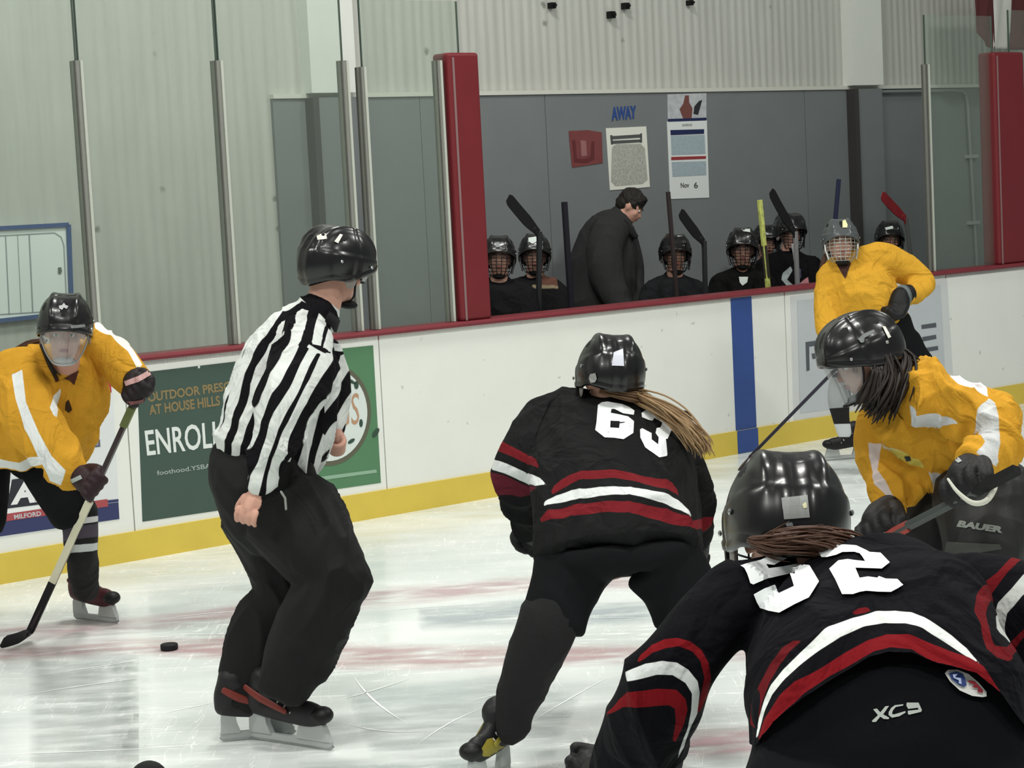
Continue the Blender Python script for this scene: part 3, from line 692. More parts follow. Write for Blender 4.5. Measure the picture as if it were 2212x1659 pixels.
def camvec(v):
    return unit(RT*v[0]+UP*v[1]-FW*v[2])       # right, up, toward the viewer
def frame(face, top):
    f = camvec(face); u = camvec(top); u = unit(u-f*(u@f)); r = np.cross(f, u)
    return np.stack([r, f, u], 1)               # columns right, forward, up
def lp(M, c, pts): return [np.asarray(c)+M @ np.array(p, float) for p in pts]

def helmet(parent, c, M, s=1.0, col=None, name='helmet'):
    """two-piece shell: raised side lobes on the crown, a recessed middle channel, a step round the back, ear cut-outs"""
    nu, nv = 96, 44; V = []; fm = []
    for j in range(nv+1):
        for i in range(nu):
            a = 2*math.pi*i/nu; x, y = math.sin(a), math.cos(a)       # y forward
            zc = 0.030*max(y, 0)**1.5*1.35 - 0.035 - 0.055*max(-y, 0)**1.2
            ear = math.exp(-((a % (2*math.pi) - math.pi/2-0.12)/0.30)**2)+math.exp(-((a % (2*math.pi) - 3*math.pi/2+0.12)/0.30)**2)
            zc -= 0.018*ear
            th1 = math.acos(max(-.95, min(.95, zc/0.128))); th = th1*j/nv
            st, ct = math.sin(th), math.cos(th)
            e = 2/2.35
            X = 0.106*math.copysign(abs(st*x)**e, x*st) if st > 0 else 0
            Y = 0.138*math.copysign(abs(st*y)**e, y*st) if st > 0 else 0
            Zz = 0.126*math.copysign(abs(ct)**(2/2.2), ct)
            n = np.array([X/0.106**2, Y/0.138**2, Zz/0.126**2]); n = n/np.linalg.norm(n)
            d = 0.0
            top = max(0, ct)
            d += 0.009*math.exp(-((abs(X)-0.048)/0.011)**2)*min(1, top*2.2)*(1 if Y > -0.13 else 0)
            d -= 0.006*math.exp(-(X/0.030)**2)*min(1, top*2)
            d += 0.005*(1/(1+math.exp((Zz-0.028-0.25*max(0, -Y)*0)/0.0022)))       # lower band stands proud
            if Y < 0: d += 0.004*math.exp(-((abs(X)-0.02)/0.012)**2)*(Zz < 0.08)
            d -= 0.004*math.exp(-((Y-0.012)/0.004)**2)                                # seam between the two halves
            p = np.array([X, Y, Zz])+n*d
            if j > nv-3: p = p + n*0.0035
            V.append(p*s)
    F = [[j*nu+i, j*nu+(i+1) % nu, (j+1)*nu+(i+1) % nu, (j+1)*nu+i] for j in range(nv) for i in range(nu)]
    V = np.array(V)
    vents = [(0.0, .10, .085, .013, .02), (.028, -.085, .095, .009, .022), (-.028, -.085, .095, .009, .022), (.078, .05, .085, .008, .02), (-.078, .05, .085, .008, .02), (.08, -.05, .09, .008, .02), (-.08, -.05, .09, .008, .02)]
    fmt = []
    for f in F:
        q = V[f].mean(0)/s; hit = 0
        for (vx, vy, vz, ra, rb) in vents:
            if ((q[0]-vx)/ra)**2+((q[1]-vy)/rb)**2 < 1 and q[2] > 0.05: hit = 1
        fmt.append(hit)
    o = mk(name, lp(M, c, V), F, col or BLACKH, parent, smooth=True, mats=[col or BLACKH, MATTE], fmat=fmt)
    md = o.modifiers.new('t', 'SOLIDIFY'); md.thickness = 0.005; md.offset = 1
    # screws and ear guards
    for sx in (-1, 1):
        sc_ = join([ell(np.asarray(c)+M@(np.array([sx*0.112, yy, zz])*s), M[:, 0]*.004*s, M[:, 1]*.006*s, M[:, 2]*.006*s, 10, 6) for yy, zz in ((0.075, 0.0), (-0.06, 0.0))])
        mk('screw', *sc_, STEEL, o)
        mk('ear_guard', *ell(np.asarray(c)+M@(np.array([sx*0.100, 0.0, -0.055])*s), M[:, 0]*.006*s, M[:, 1]*.026*s, M[:, 2]*.034*s, 14, 8), mat('ear_guard_grey', (128, 122, 118), 0.35), o)
    return o
def cage(parent, c, M, s=1.0, m=None, r=0.0022, nm='face_cage'):
    rx, ry, rz, cy, cz = .092, .098, .125, .045, -.035
    def pt(az, z):
        t = math.sqrt(max(0, 1-((z-cz)/rz)**2)); return np.array([rx*1.05*math.sin(az)*t**.6, cy+ry*math.cos(az)*t**.5, z])
    segs = []
    for z in np.linspace(0.012, -0.140, 8): segs.append(lp(M, c, [pt(a, z)*s for a in np.linspace(-1.45, 1.45, 15)]))
    for a in np.linspace(-1.3, 1.3, 8): segs.append(lp(M, c, [pt(a, z)*s for z in np.linspace(0.015, -0.150, 12)]))
    V, F = rods(segs, r*s, 5); o = mk(nm, V, F, m or WIRE, parent, smooth=True)
    # padded rim and chin cup
    rim = lp(M, c, [pt(a, -0.012)*s for a in (-1.5, -1.45)])
    ch = ell(np.asarray(c)+M@(np.array([0, .085, -.150])*s), M[:, 0]*.045*s, M[:, 1]*.03*s, M[:, 2]*.018*s, 14, 8)
    mk('chin_cup', *ch, MATTE, parent, smooth=True)
    for sx in (-1, 1): mk('side_bar', *rods([lp(M, c, [np.array([sx*.104, .05, -.005])*s, np.array([sx*.100, .06, -.07])*s, np.array([sx*.085, .085, -.13])*s])], 0.006*s, 6), m or WIREB, parent)
    return o
def visor(parent, c, M, s=1.0, full=True, frame_m=None):
    rx, ry, cy = .100, .118, .022; n = 22; z0, z1 = (0.016, -0.145) if full else (0.016, -0.055); V = []; F = []
    nz = 12
    for j in range(nz+1):
        z = z0+(z1-z0)*j/nz; q = j/nz; sh = 1.0-0.42*q**3; am = 1.42-0.45*q**2
        for i in range(n+1):
            a = -am+2*am*i/n; V.append(np.array([rx*sh*math.sin(a), cy+ry*(1-0.10*q)*math.cos(a), z])*s)
    F = [[j*(n+1)+i, j*(n+1)+i+1, (j+1)*(n+1)+i+1, (j+1)*(n+1)+i] for j in range(nz) for i in range(n)]
    o = mk('face_shield', lp(M, c, V), F, CLEAR, parent, smooth=True); md = o.modifiers.new('t', 'SOLIDIFY'); md.thickness = 0.002
    V = np.array(V); ring = [i for i in range(n+1)]+[(j+1)*(n+1)-1 for j in range(1, nz+1)]+[nz*(n+1)+i for i in range(n-1, -1, -1)]+[j*(n+1) for j in range(nz-1, -1, -1)]
    mk('shield_rim', *rods([lp(M, c, [V[i] for i in ring])], 0.0035*s, 6), frame_m or MATTE, parent, smooth=True)
    ch = ell(np.asarray(c)+M@(np.array([0, .075, -.140])*s), M[:, 0]*.05*s, M[:, 1]*.035*s, M[:, 2]*.018*s, 14, 8)
    mk('chin_cup', *ch, frame_m or MATTE, parent, smooth=True)
    return o
def head_prims(c, M, s=1.0):
    """skull, jaw, nose, lips, brow, ears; returns closed shapes to be welded into the body"""
    P_ = lambda x, y, z: np.asarray(c)+M@(np.array([x, y, z])*s)
    X, Y, Zv = M[:, 0]*s, M[:, 1]*s, M[:, 2]*s; A = []
    A.append(ell(P_(0, -0.008, 0.01), X*.076, Y*.096, Zv*.098, 20, 14))
    A.append(ell(P_(0, 0.032, -0.055), X*.060, Y*.060, Zv*.075, 18, 12))
    A.append(ell(P_(0, 0.058, -0.103), X*.034, Y*.028, Zv*.022, 14, 8))          # chin
    A.append(ell(P_(0, 0.080, 0.000), X*.050, Y*.012, Zv*.010, 14, 8))            # brow
    A.append(tube([P_(0, .088, -.008), P_(0, .104, -.040), P_(0, .108, -.048)], [.007*s, .010*s, .011*s], seg=10, sub=1))
    A.append(ell(P_(-.010, .097, -.050), X*.008, Y*.009, Zv*.007, 10, 6)); A.append(ell(P_(.010, .097, -.050), X*.008, Y*.009, Zv*.007, 10, 6))
    A.append(ell(P_(0, .086, -.074), X*.024, Y*.010, Zv*.006, 12, 6)); A.append(ell(P_(0, .084, -.083), X*.020, Y*.010, Zv*.006, 12, 6))
    for sx in (-1, 1):
        A.append(ell(P_(sx*.042, .066, -.042), X*.022, Y*.016, Zv*.020, 12, 8))    # cheeks
        A.append(ell(P_(sx*.078, -.004, -.030), X*.008, Y*.018, Zv*.031, 12, 8))   # ears
    return A
def face_bits(parent, c, M, s=1.0):
    P_ = lambda x, y, z: np.asarray(c)+M@(np.array([x, y, z])*s)
    X, Y, Zv = M[:, 0]*s, M[:, 1]*s, M[:, 2]*s
    ew = mat('eye_white', (222, 218, 212), 0.3); ei = mat('eye_iris', (60, 44, 34), 0.2); br = mat('brow_brown', (62, 44, 34), 0.9); li = mat('lip', (156, 92, 88), 0.5)
    for sx in (-1, 1):
        e = mk('eye', *ell(P_(sx*.030, .078, -.014), X*.013, Y*.011, Zv*.008, 12, 8), ew, parent, smooth=True)
        mk('iris', *ell(P_(sx*.030, .0875, -.014), X*.0055, Y*.003, Zv*.006, 10, 6), ei, e, smooth=True)
        mk('eyebrow', *tube([P_(sx*.014, .094, .006), P_(sx*.030, .092, .010), P_(sx*.046, .080, .005)], [.003*s, .0035*s, .002*s], seg=6, sub=1), br, parent)
    mk('lips', *join([ell(P_(0, .0925, -.0745), X*.022, Y*.006, Zv*.004, 12, 6), ell(P_(0, .0910, -.0825), X*.019, Y*.006, Zv*.005, 12, 6)]), li, parent, smooth=True)

def hand_prims(W, K, A, side=1, fr=0.0068, curl=200, R=0.017, palm=(0.028, 0.010), spread=0.015, thumb=True):
    """closed hand: wrist W, centre of grip K, grip axis A; palm, four curled fingers of unequal length, thumb from the side of the palm"""
    W = np.asarray(W, float); K = np.asarray(K, float); A = unit(A); t = unit(K-W); A = unit(A-t*(A@t)); u = np.cross(A, t)*side; Ls = []
    pc = K-t*R*0.7+u*R*0.75
    Ls.append(tube([W, W*0.4+pc*0.6-A*0.0, pc], [fr*2.6, fr*3.0, fr*2.6], k=1.0, seg=14, sub=2))
    Ls.append(ell((W*0.35+pc*0.65), A*palm[0], t*np.linalg.norm(pc-W)*0.62, u*palm[1], 16, 10))
    ln = (0.86, 1.0, 0.96, 0.80)
    for i in range(4):
        o_ = K+A*(i-1.5)*spread; pts = []
        for q in np.linspace(0, 1, 8):
            a = math.radians(-25+curl*q*ln[i]); pts.append(o_+(u*math.cos(a)+t*math.sin(a))*R*(1.05 if q < .3 else 1.0))
        Ls.append(tube(pts, [fr*1.12, fr*1.12, fr*1.05, fr*1.1, fr, fr*.98, fr*.92, fr*.85], seg=10, sub=1, caps=2))
    if thumb:
        b0 = W*0.55+pc*0.45-A*palm[0]*0.8; b1 = K-A*spread*2.2-t*R*.3-u*R*0.2; b2 = K-A*spread*1.1-u*R*0.9+t*R*.3
        Ls.append(tube([b0, b1, b2], [fr*1.5, fr*1.3, fr*1.0], seg=10, sub=3, caps=2))
    return Ls
def glove(parent, elbow, W, K, A, side=1, s=1.0, col=(16, 16, 18), stripes=(), name='glove', vox=0.005):
    """padded hockey glove: flared cuff, blocky rolls over back of hand and fingers, thumb"""
    W = np.asarray(W, float); K = np.asarray(K, float); f = 0.0175*s
    pr = hand_prims(W, K, A, side, fr=f, R=0.034*s, palm=(0.056*s, 0.030*s), spread=0.031*s, curl=190)
    t = unit(K-W); A2 = unit(A); A2 = unit(A2-t*(A2@t)); u = np.cross(A2, t)*side
    back = K-t*0.03*s+u*0.034*s
    pr.append(ell(K, A2*.050*s, t*.027*s, u*.027*s, 14, 10))
    for i in range(4):
        pr.append(ell(back+A2*(i-1.5)*0.030*s, A2*.015*s, t*.032*s, u*.016*s, 10, 8))
    for j in range(2): pr.append(ell(W+t*(0.02+j*.03)*s+u*.026*s, A2*.052*s, t*.014*s, u*.016*s, 14, 8))
    e = unit(np.asarray(elbow)-W)
    pr.append(tube([W+t*.01*s, W+e*0.04*s, W+e*0.07*s], [.042*s, .046*s, .048*s], k=0.85, seg=18, sub=2, capk=.4))
    cm = mat('glove_%d_%d_%d' % col, col, 0.6, noise=0.4, nscale=30, bump=0.2, bscale=120)
    g = fuse(name, pr, cm, parent, voxel=vox*s, it=2)
    for (m_, dd, w) in stripes:
        cpt = W+e*dd*s; rr = (.045+.004*dd/.1)*s
        mk('cuff_band', *tube([cpt-e*w/2, cpt+e*w/2], [rr*1.1, rr*1.13], k=0.87, seg=20, sub=1, caps=0), m_, g, smooth=True)
    return g

def skate(parent, heel, toe, up, ankle, boot_m, trim_m=None, s=1.0, hold_m=None):
    """heel and toe are the blade's two ends; boot, holder, steel and laces"""
    heel = np.asarray(heel, float); toe = np.asarray(toe, float); f = unit(toe-heel); u = unit(up); u = unit(u-f*(u@f)); r = np.cross(f, u); L = np.linalg.norm(toe-heel)
    q = lambda a, h, w=0.0: heel+f*L*a+u*h*s+r*w*s
    pr = [tube([q(.04, .120), q(.25, .112), q(.55, .108), q(.80, .106), q(.95, .103)], [.034*s, .035*s, .039*s, .040*s, .029*s], k=.82, seg=18, ref=r, sub=3),
          tube([q(.10, .125), q(.12, .15), q(.17, .175), q(.22, .198)], [.042*s, .045*s, .048*s, .053*s], k=.85, seg=18, ref=r),
          tube([q(.24, .180), q(.42, .142), q(.66, .118)], [.030*s, .034*s, .030*s], k=.85, seg=14, ref=r),
          ell(q(.93, .108), f*.034*s, r*.034*s, u*.026*s, 14, 10)]
    b = fuse('skate', pr, boot_m, parent, voxel=0.0055, it=3)
    mk('toe_cap', *ell(q(.95, .108), f*.036*s, r*.037*s, u*.0275*s, 18, 12), mat('toe_black', (15, 15, 16), 0.5), b, smooth=True)
    def slab(pts, w):
        V = [q(a, h, -w) for a, h in pts]+[q(a, h, w) for a, h in pts]; n = len(pts)
        return V, [list(range(n))[::-1], list(range(n, 2*n))]+[[i, (i+1) % n, (i+1) % n+n, i+n] for i in range(n)]
    hm = hold_m or HOLD
    mk('blade_holder', *join([slab([(-.01, .028), (.0, .078), (.03, .095), (.21, .095), (.23, .06), (.28, .028)], .011), slab([(.62, .028), (.64, .050), (.68, .085), (.96, .085), (1.01, .055), (1.05, .028)], .011), slab([(-.02, .012), (-.02, .030), (1.06, .030), (1.06, .014), (1.02, .010)], .007)]), hm, b)
    mk('steel_runner', *slab([(-.03, .010), (-.03, .016), (1.07, .016), (1.09, .012), (1.04, .002), (.5, 0.0), (.02, .002)], .002), STEEL, b)
    la = rods([[q(.30+.08*i, .168-.014*i, -.032), q(.33+.08*i, .196-.013*i, 0), q(.30+.08*i, .168-.014*i, .032)] for i in range(5)], .003*s, 5)
    mk('laces', *la, LACE, b)
    if trim_m: mk('side_stripe', *join([tube([q(.06, .178, sx*.040), q(.26, .150, sx*.043), q(.58, .116, sx*.039)], [.010*s, .013*s, .009*s], k=.4, seg=8, ref=r, sub=2) for sx in (-1, 1)]), trim_m, b)
    return b

def stick(label, butt, heel, toe, shaft_m, blade_m, up=(0, 0, 1), grip=None, low=None, lowf=0.3, w=0.015, group=None, bw_=0.034, curve=0.02):
    """hockey stick: rectangular shaft from butt to heel, curved blade"""
    butt, heel, toe = map(lambda a: np.asarray(a, float), (butt, heel, toe)); t = unit(heel-butt); bl = unit(toe-heel)
    n = np.cross(t, bl); n = unit(n) if np.linalg.norm(n) > 1e-3 else unit(np.cross(t, FW)); side = np.cross(n, t)
    L = np.linalg.norm(heel-butt)
    root = mk('hockey_stick', *box((butt+heel)/2, t*L/2, n*w*0.72, side*w), shaft_m, loc=heel); bv = root.modifiers.new('b', 'BEVEL'); bv.width = .004; bv.segments = 2
    nb = 14; V = []; bu = -unit(np.cross(bl, n)); bu = bu if bu @ t < 0 else -bu; Lb = np.linalg.norm(toe-heel)
    for i in range(nb+1):
        q = i/nb; c = heel+bl*Lb*q+n*curve*q*q*1.0+bu*0.012; h = bw_*(0.55+0.45*min(1, q*3)) if q < .9 else bw_*(1-0.35*((q-.9)/.1)**2)
        th = .008*(1-.45*q)
        for (a, b_) in ((-1, -1), (1, -1), (1, 1), (-1, 1)): V.append(c+n*a*th/1.0*.6+bu*b_*h)
    F = [[i*4+j, i*4+(j+1) % 4, (i+1)*4+(j+1) % 4, (i+1)*4+j] for i in range(nb) for j in range(4)]+[[3, 2, 1, 0], [nb*4+j for j in range(4)]]
    # throat joining shaft to blade
    mk('blade', *join([(V, F), tube([heel-t*.14, heel-t*.05, heel+bl*Lb*.12+bu*.01], [w*.95, w*1.0, .020], k=.55, seg=10, ref=n, sub=3)]), blade_m, root, smooth=False)
    if grip: mk('grip_tape', *box(butt+t*L*.07, t*L*.075, n*(w*.72+.0015), side*(w+.0015)), grip, root)
    if low: mk('lower_shaft', *box(heel-t*L*lowf/2, t*L*lowf/2, n*(w*.72+.001), side*(w+.001)), low, root)
    tag(root, label, 'hockey stick', group); return root

def hair(parent, guides, n, spread, r, m, seed=0, nm='hair'):
    rng = np.random.RandomState(seed); pr = []
    for k in range(n):
        g = guides[rng.randint(len(guides))]; off = rng.normal(size=3)*spread; off2 = rng.normal(size=3)*spread*.7
        pts = [np.asarray(p)+off*min(1, .35+i*.35)+off2*(i/len(g))+rng.normal(size=3)*spread*.18 for i, p in enumerate(g)]
        pr.append(tube(pts, [r]+[r*rng.uniform(.8, 1.3)]*(len(g)-2)+[r*.3], seg=6, sub=3, caps=1))
    return mk(nm, *join(pr), m, parent, smooth=True)
HAIR_BR = mat('hair_brown', (74, 48, 34), 0.5, noise=.6, nscale=60); HAIR_DK = mat('hair_dark', (32, 25, 21), 0.45, noise=.5, nscale=60)
HAIR_BL = mat('hair_blond', (150, 122, 88), 0.5, noise=.6, nscale=60); HAIR_LB = mat('hair_light_brown', (104, 78, 54), 0.5, noise=.6, nscale=60)

class Fig:
    """everything of one person: pixel joints at real distances, body first, clothes as its parts"""
    def __init__(s, d0): s.d = d0
    def p(s, x, y, dd=0.0): return P(x, y, s.d+dd)
    def t(s, pts, k=0.8, seg=20, sub=4, scale=1.0, caps=3, capk=1.0):
        """pts: (px, py, depth offset, radius px)"""
        W = [s.p(x, y, dd) for x, y, dd, r in pts]; R = [r*(s.d+dd)/FOC*scale for x, y, dd, r in pts]
        return tube(W, R, k=k, seg=seg, sub=sub, caps=caps, capk=capk)
    def body(s, base, prims, label, cat='person', voxel=0.008, group=None):
        o = fuse('person', prims, SKIN, None, loc=base, voxel=voxel, it=3); tag(o, label, cat, group); s.o = o; return o
YEL = (200, 148, 46)
def jersey_mat(name, base, lay, bump=0.25): return mat(name, base, 0.9, spec=0.10, noise=0.35, nscale=35, dark=0.85, bump=bump, bscale=140, layers=lay, crease=0.85, cscale=6.0)
def dist_line(px, py, line):
    d = np.full(len(px), 1e9)
    for i in range(len(line)-1):
        a = np.array(line[i], float); e = np.array(line[i+1], float)-a; t = np.clip(((px-a[0])*e[0]+(py-a[1])*e[1])/(e@e), 0, 1)
        d = np.minimum(d, np.hypot(px-a[0]-e[0]*t, py-a[1]-e[1]*t))
    return d
def seg_dist3(V, pts):
    d = np.full(len(V), 1e9)
    for i in range(len(pts)-1):
        a = pts[i]; e = pts[i+1]-a; t = np.clip((V-a) @ e/(e@e), 0, 1); d = np.minimum(d, np.linalg.norm(V-a-t[:, None]*e, axis=1))
    return d

# ================================================================== referee
f = Fig(7.36)
torso = [(575, 1012, 0, 108), (585, 960, 0, 120), (604, 895, 0, 118), (624, 810, 0, 106), (642, 740, 0, 84), (660, 704, 0, 56)]
arm = [(668, 738, -.10, 60), (645, 810, -.20, 66), (615, 890, -.26, 62), (590, 960, -.28, 48), (562, 1038, -.26, 29)]
farm = [(700, 760, .12, 40), (712, 850, .18, 36), (712, 925, .16, 26)]
hips = [(575, 1010, 0, 112), (578, 1060, 0, 116), (605, 1120, 0, 108)]
nleg = [(610, 1100, -.05, 104), (680, 1180, -.10, 98), (716, 1240, -.12, 77), (694, 1320, -.10, 80), (650, 1405, -.05, 72), (618, 1494, -.03, 58)]
fleg = [(565, 1100, .08, 98), (608, 1200, .12, 78), (622, 1290, .15, 72), (572, 1370, .15, 68), (534, 1450, .15, 53), (514, 1515, .15, 40)]
M = frame((0.72, -0.12, -0.66), (0.12, 1, 0.05)); hc = f.p(727, 566, 0.05)
hd = hc-M[:, 2]*0.012
neck = tube([f.p(672, 690, .02), f.p(700, 655, .03), hd-M[:, 2]*.05-M[:, 1]*.03], [.068, .062, .060], seg=16)
h1 = hand_prims(f.p(554, 1062, -.26), f.p(538, 1112, -.27), camvec((1, -.25, .25)), side=-1, fr=.0090, R=.030, palm=(.038, .014), spread=.0222, curl=140)
h2 = hand_prims(f.p(712, 925, .15), f.p(727, 962, .10), camvec((.3, .1, .9)), side=1, fr=.0100, R=.024)
BS = lambda fg, L_, sc=.74: [fg.t(q, k=.55, scale=sc, seg=14, capk=.4) for q in L_]
body = BS(f, [torso, hips])+BS(f, [arm, farm, nleg, fleg], .62)+[neck]+head_prims(hd, M)+h1+h2
body += [tube([f.p(562, 1030, -.26), f.p(553, 1060, -.26)], [.030, .026], seg=12, sub=1), tube([f.p(712, 905, .16), f.p(713, 930, .15)], [.030, .026], seg=12, sub=1)]
base = G(590, 1604)
ref = f.body(base, body, 'person in a black and white striped referee shirt and baggy black trousers', voxel=.0040)
aw3 = [f.p(x, y, dd) for x, y, dd, r in arm]; tw3 = [f.p(x, y, dd) for x, y, dd, r in torso]
GUIDE_T = [(745, 672), (700, 646), (655, 638), (600, 664), (552, 725), (520, 800), (492, 890), (462, 990)]
GUIDE_A = [(712, 690), (690, 760), (648, 850), (606, 930), (584, 990), (566, 1060)]
def stripes(V, px, py, nr):
    da = seg_dist3(V, aw3[1:])/0.105; da2 = np.linalg.norm((V-aw3[0])/0.12, axis=1); da = np.minimum(da, da2)
    isarm = (da < 1.0) & (px > 540) | (px > 700) & (py > 765)
    pa = dist_line(px, py, GUIDE_A)+6.0; pt = dist_line(px, py, GUIDE_T)+9.0
    wob = 7*(vnoise(V*9)-.5)
    ph = np.where(isarm, pa, pt)+wob
    w = np.where(isarm, 21.0, 17.5)
    return (np.abs((ph/w) % 2.0-1.0)-0.5)*w*-1.0
jm = jersey_mat('referee_shirt', (214, 218, 214), [('stripe', (18, 17, 20)), ('yoke', (18, 17, 20))])
bil = [(545, 880, .12, 40), (512, 930, .14, 42), (486, 968, .12, 26)]
cutw = lambda V, px, py: sdf_poly(px, py, [(380, 500), (900, 500), (900, 1100), (700, 1062), (625, 1078), (525, 1063), (520, 1010), (498, 1000), (380, 962)])
sh_ = fuse('shirt', [f.t(torso, .72), f.t(arm, .85), f.t(farm, .9), f.t(bil, .8), tube([f.p(668, 705, .02), f.p(688, 682, .02)], [.088, .076], seg=18)], jm, ref, voxel=.0058, it=3, layers=[('stripe', stripes), ('yoke', [(640, 640), (660, 625), (700, 640), (728, 672), (745, 735), (729, 732), (714, 704), (692, 680), (660, 656)])], fold=(.016, 7.5, 1))
mk('collar', *tube([f.p(684, 688, .02), f.p(698, 668, .025)], [.086, .074], seg=22, sub=1, caps=0, k=.95), mat('collar_black', (20, 20, 22), .8), ref, smooth=True)
pm = mat('referee_trousers', (17, 17, 17), 0.8, spec=.3, noise=.3, nscale=20, bump=.15, bscale=60)
fuse('trousers', [f.t(hips, .78), f.t(nleg, .85, capk=.15), f.t(fleg, .85, capk=.15)], pm, ref, voxel=.008, it=3, fold=(.020, 6.0, 3))
hm = helmet(ref, hc, M)
visor(hm, hc, M, full=False)
face_bits(ref, hd, M)
mk('chin_strap', *rods([lp(M, hc, [(-.10, .02, -.03), (-.07, .05, -.11), (0, .075, -.148), (.07, .05, -.11), (.10, .02, -.03)])], .004), MATTE, ref)
decal('size_label', *poly2d([(684, 508), (704, 505), (706, 516), (687, 519)]), hm, mat('label_pale', (224, 222, 212), .4), hm)
decal('size_label', *poly2d([(722, 522), (734, 506), (740, 508), (730, 526)]), hm, mat('label_pale', (224, 222, 212), .4), hm)
SB = mat('skate_black', (30, 29, 31), 0.5, noise=.4, nscale=25); SR = mat('skate_red', (118, 48, 40), .5)
skate(ref, G(546, 1597), G(708, 1621), (0, 0, 1), None, SB, SR, s=1.15)
skate(ref, G(480, 1603), G(628, 1588), (0, 0, 1), None, SB, SR, s=1.12)
wst = mat('whistle_grey', (150, 154, 150), .4, metal=.5)
mk('key_clip', *rods([[f.p(607, 1062, -.36), f.p(616, 1076, -.36), f.p(618, 1100, -.36)]], .004), wst, ref)

# ================================================================== black 63
f = Fig(6.75)
t63 = [(1322, 862, .40, 62), (1318, 905, .36, 140), (1318, 985, .25, 172), (1322, 1060, .12, 178), (1328, 1130, .05, 182), (1334, 1195, 0, 184)]
sh63 = [(1192, 912, .38, 60), (1320, 900, .40, 62), (1440, 942, .38, 60)]
la63 = [(1178, 922, .36, 62), (1140, 985, .30, 66), (1128, 1045, .36, 56), (1146, 1105, .48, 44), (1156, 1140, .55, 36)]
ra63 = [(1444, 945, .36, 58), (1476, 1020, .34, 52), (1496, 1095, .42, 42), (1510, 1150, .50, 36)]
hp63 = [(1332, 1180, 0, 172), (1334, 1208, 0, 170), (1336, 1230, 0, 135), (1338, 1238, 0, 60)]
ll63 = [(1238, 1205, 0, 92), (1206, 1290, -.05, 74), (1176, 1370, -.06, 66), (1146, 1440, 0, 60), (1114, 1530, .05, 44), (1100, 1580, .06, 38)]
rl63 = [(1432, 1205, 0, 92), (1474, 1275, 0, 78), (1500, 1350, 0, 72), (1480, 1440, .1, 58), (1455, 1540, .15, 44), (1448, 1590, .15, 38)]
M = frame((-0.16, -0.30, -0.94), (0.02, 1, -.2)); hc = f.p(1318, 806, .30); hd = hc-M[:, 2]*.012
neck = tube([f.p(1322, 880, .38), f.p(1320, 845, .36), hd-M[:, 2]*.04], [.075, .062, .060], seg=14)
K1 = f.p(1150, 1175, .66); K2 = f.p(1500, 1195, .62); W1 = f.p(1156, 1140, .55); W2 = f.p(1510, 1155, .50)
S63a = f.p(1120, 1075, .78); S63b = f.p(1520, 1215, .62)
body = BS(f, [t63, hp63])+BS(f, [sh63, la63, ra63, ll63, rl63], .50)+[neck]+head_prims(hd, M)+hand_prims(W1, K1, camvec((1, -.3, 0)), 1)+hand_prims(W2, K2, camvec((1, -.3, 0)), -1)
base = G(1230, 1640)
p63 = f.body(base, body, 'person in a black hockey jersey numbered 63, bent forward, seen from behind')
R_ = (112, 30, 36); Wt = (216, 220, 218)
c4 = lambda pts: T_(2.7645, 980, 700, pts)
L63 = [('a_red', c4([(240, 685), (290, 700), (420, 770), (525, 822), (530, 872), (420, 822), (240, 748)])),
       ('b_white', c4([(240, 808), (275, 818), (380, 860), (528, 925), (560, 965), (500, 972), (400, 930), (250, 868)])),
       ('c_maroon', c4([(240, 880), (300, 900), (400, 945), (520, 985), (400, 1020), (290, 1000), (240, 975)])),
       ('d_red', c4([(585, 1000), (600, 965), (640, 925), (690, 895), (760, 878), (960, 873), (1180, 912), (1290, 958), (1328, 990), (1334, 1036), (1280, 1008), (1170, 965), (960, 925), (770, 923), (700, 945), (640, 980), (590, 1018)])),
       ('e_white', c4([(550, 1085), (570, 1055), (610, 1022), (700, 985), (870, 973), (1100, 990), (1270, 1030), (1350, 1080), (1402, 1150), (1390, 1162), (1340, 1122), (1240, 1075), (1080, 1036), (870, 1028), (700, 1045), (600, 1072), (556, 1094)])),
       ('f_red', c4([(525, 1165), (570, 1118), (720, 1073), (870, 1063), (1100, 1078), (1270, 1108), (1420, 1180), (1545, 1140), (1545, 1205), (1430, 1232), (1300, 1190), (1100, 1142), (870, 1130), (700, 1142), (530, 1186)]))]
cols = [R_, Wt, (92, 34, 44), R_, Wt, R_]
jm = jersey_mat('hazed_black_jersey', (27, 28, 28), [(l[0], c) for l, c in zip(L63, cols)])  # black lifted to charcoal: haze of the near glass put into the colour
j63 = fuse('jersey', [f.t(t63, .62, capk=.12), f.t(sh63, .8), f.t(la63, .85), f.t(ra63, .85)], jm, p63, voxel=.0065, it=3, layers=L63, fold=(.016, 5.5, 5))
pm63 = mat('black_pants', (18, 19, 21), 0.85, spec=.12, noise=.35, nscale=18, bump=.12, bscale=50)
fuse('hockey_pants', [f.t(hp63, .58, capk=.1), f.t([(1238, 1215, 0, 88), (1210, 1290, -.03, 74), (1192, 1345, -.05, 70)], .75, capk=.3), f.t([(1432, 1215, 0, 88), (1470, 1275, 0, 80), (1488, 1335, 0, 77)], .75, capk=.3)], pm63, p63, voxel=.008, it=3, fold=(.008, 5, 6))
sk_ = mat('black_sock', (22, 22, 23), .85, bump=.3, bscale=150, noise=.3)
fuse('sock', [f.t([(1190, 1330, -.05, 66), (1174, 1375, -.05, 65), (1146, 1440, 0, 59), (1114, 1530, .05, 44), (1104, 1572, .06, 38)], .9)], sk_, p63, voxel=.007, fold=(.006, 8, 9))
fuse('sock', [f.t([(1492, 1330, 0, 70), (1480, 1440, .1, 57), (1455, 1540, .15, 44), (1448, 1590, .15, 38)], .9)], sk_, p63, voxel=.008)
n6 = lambda pts: T_(11.06, 1270, 850, pts)
NUM = mat('number_white', (226, 230, 230), .7)
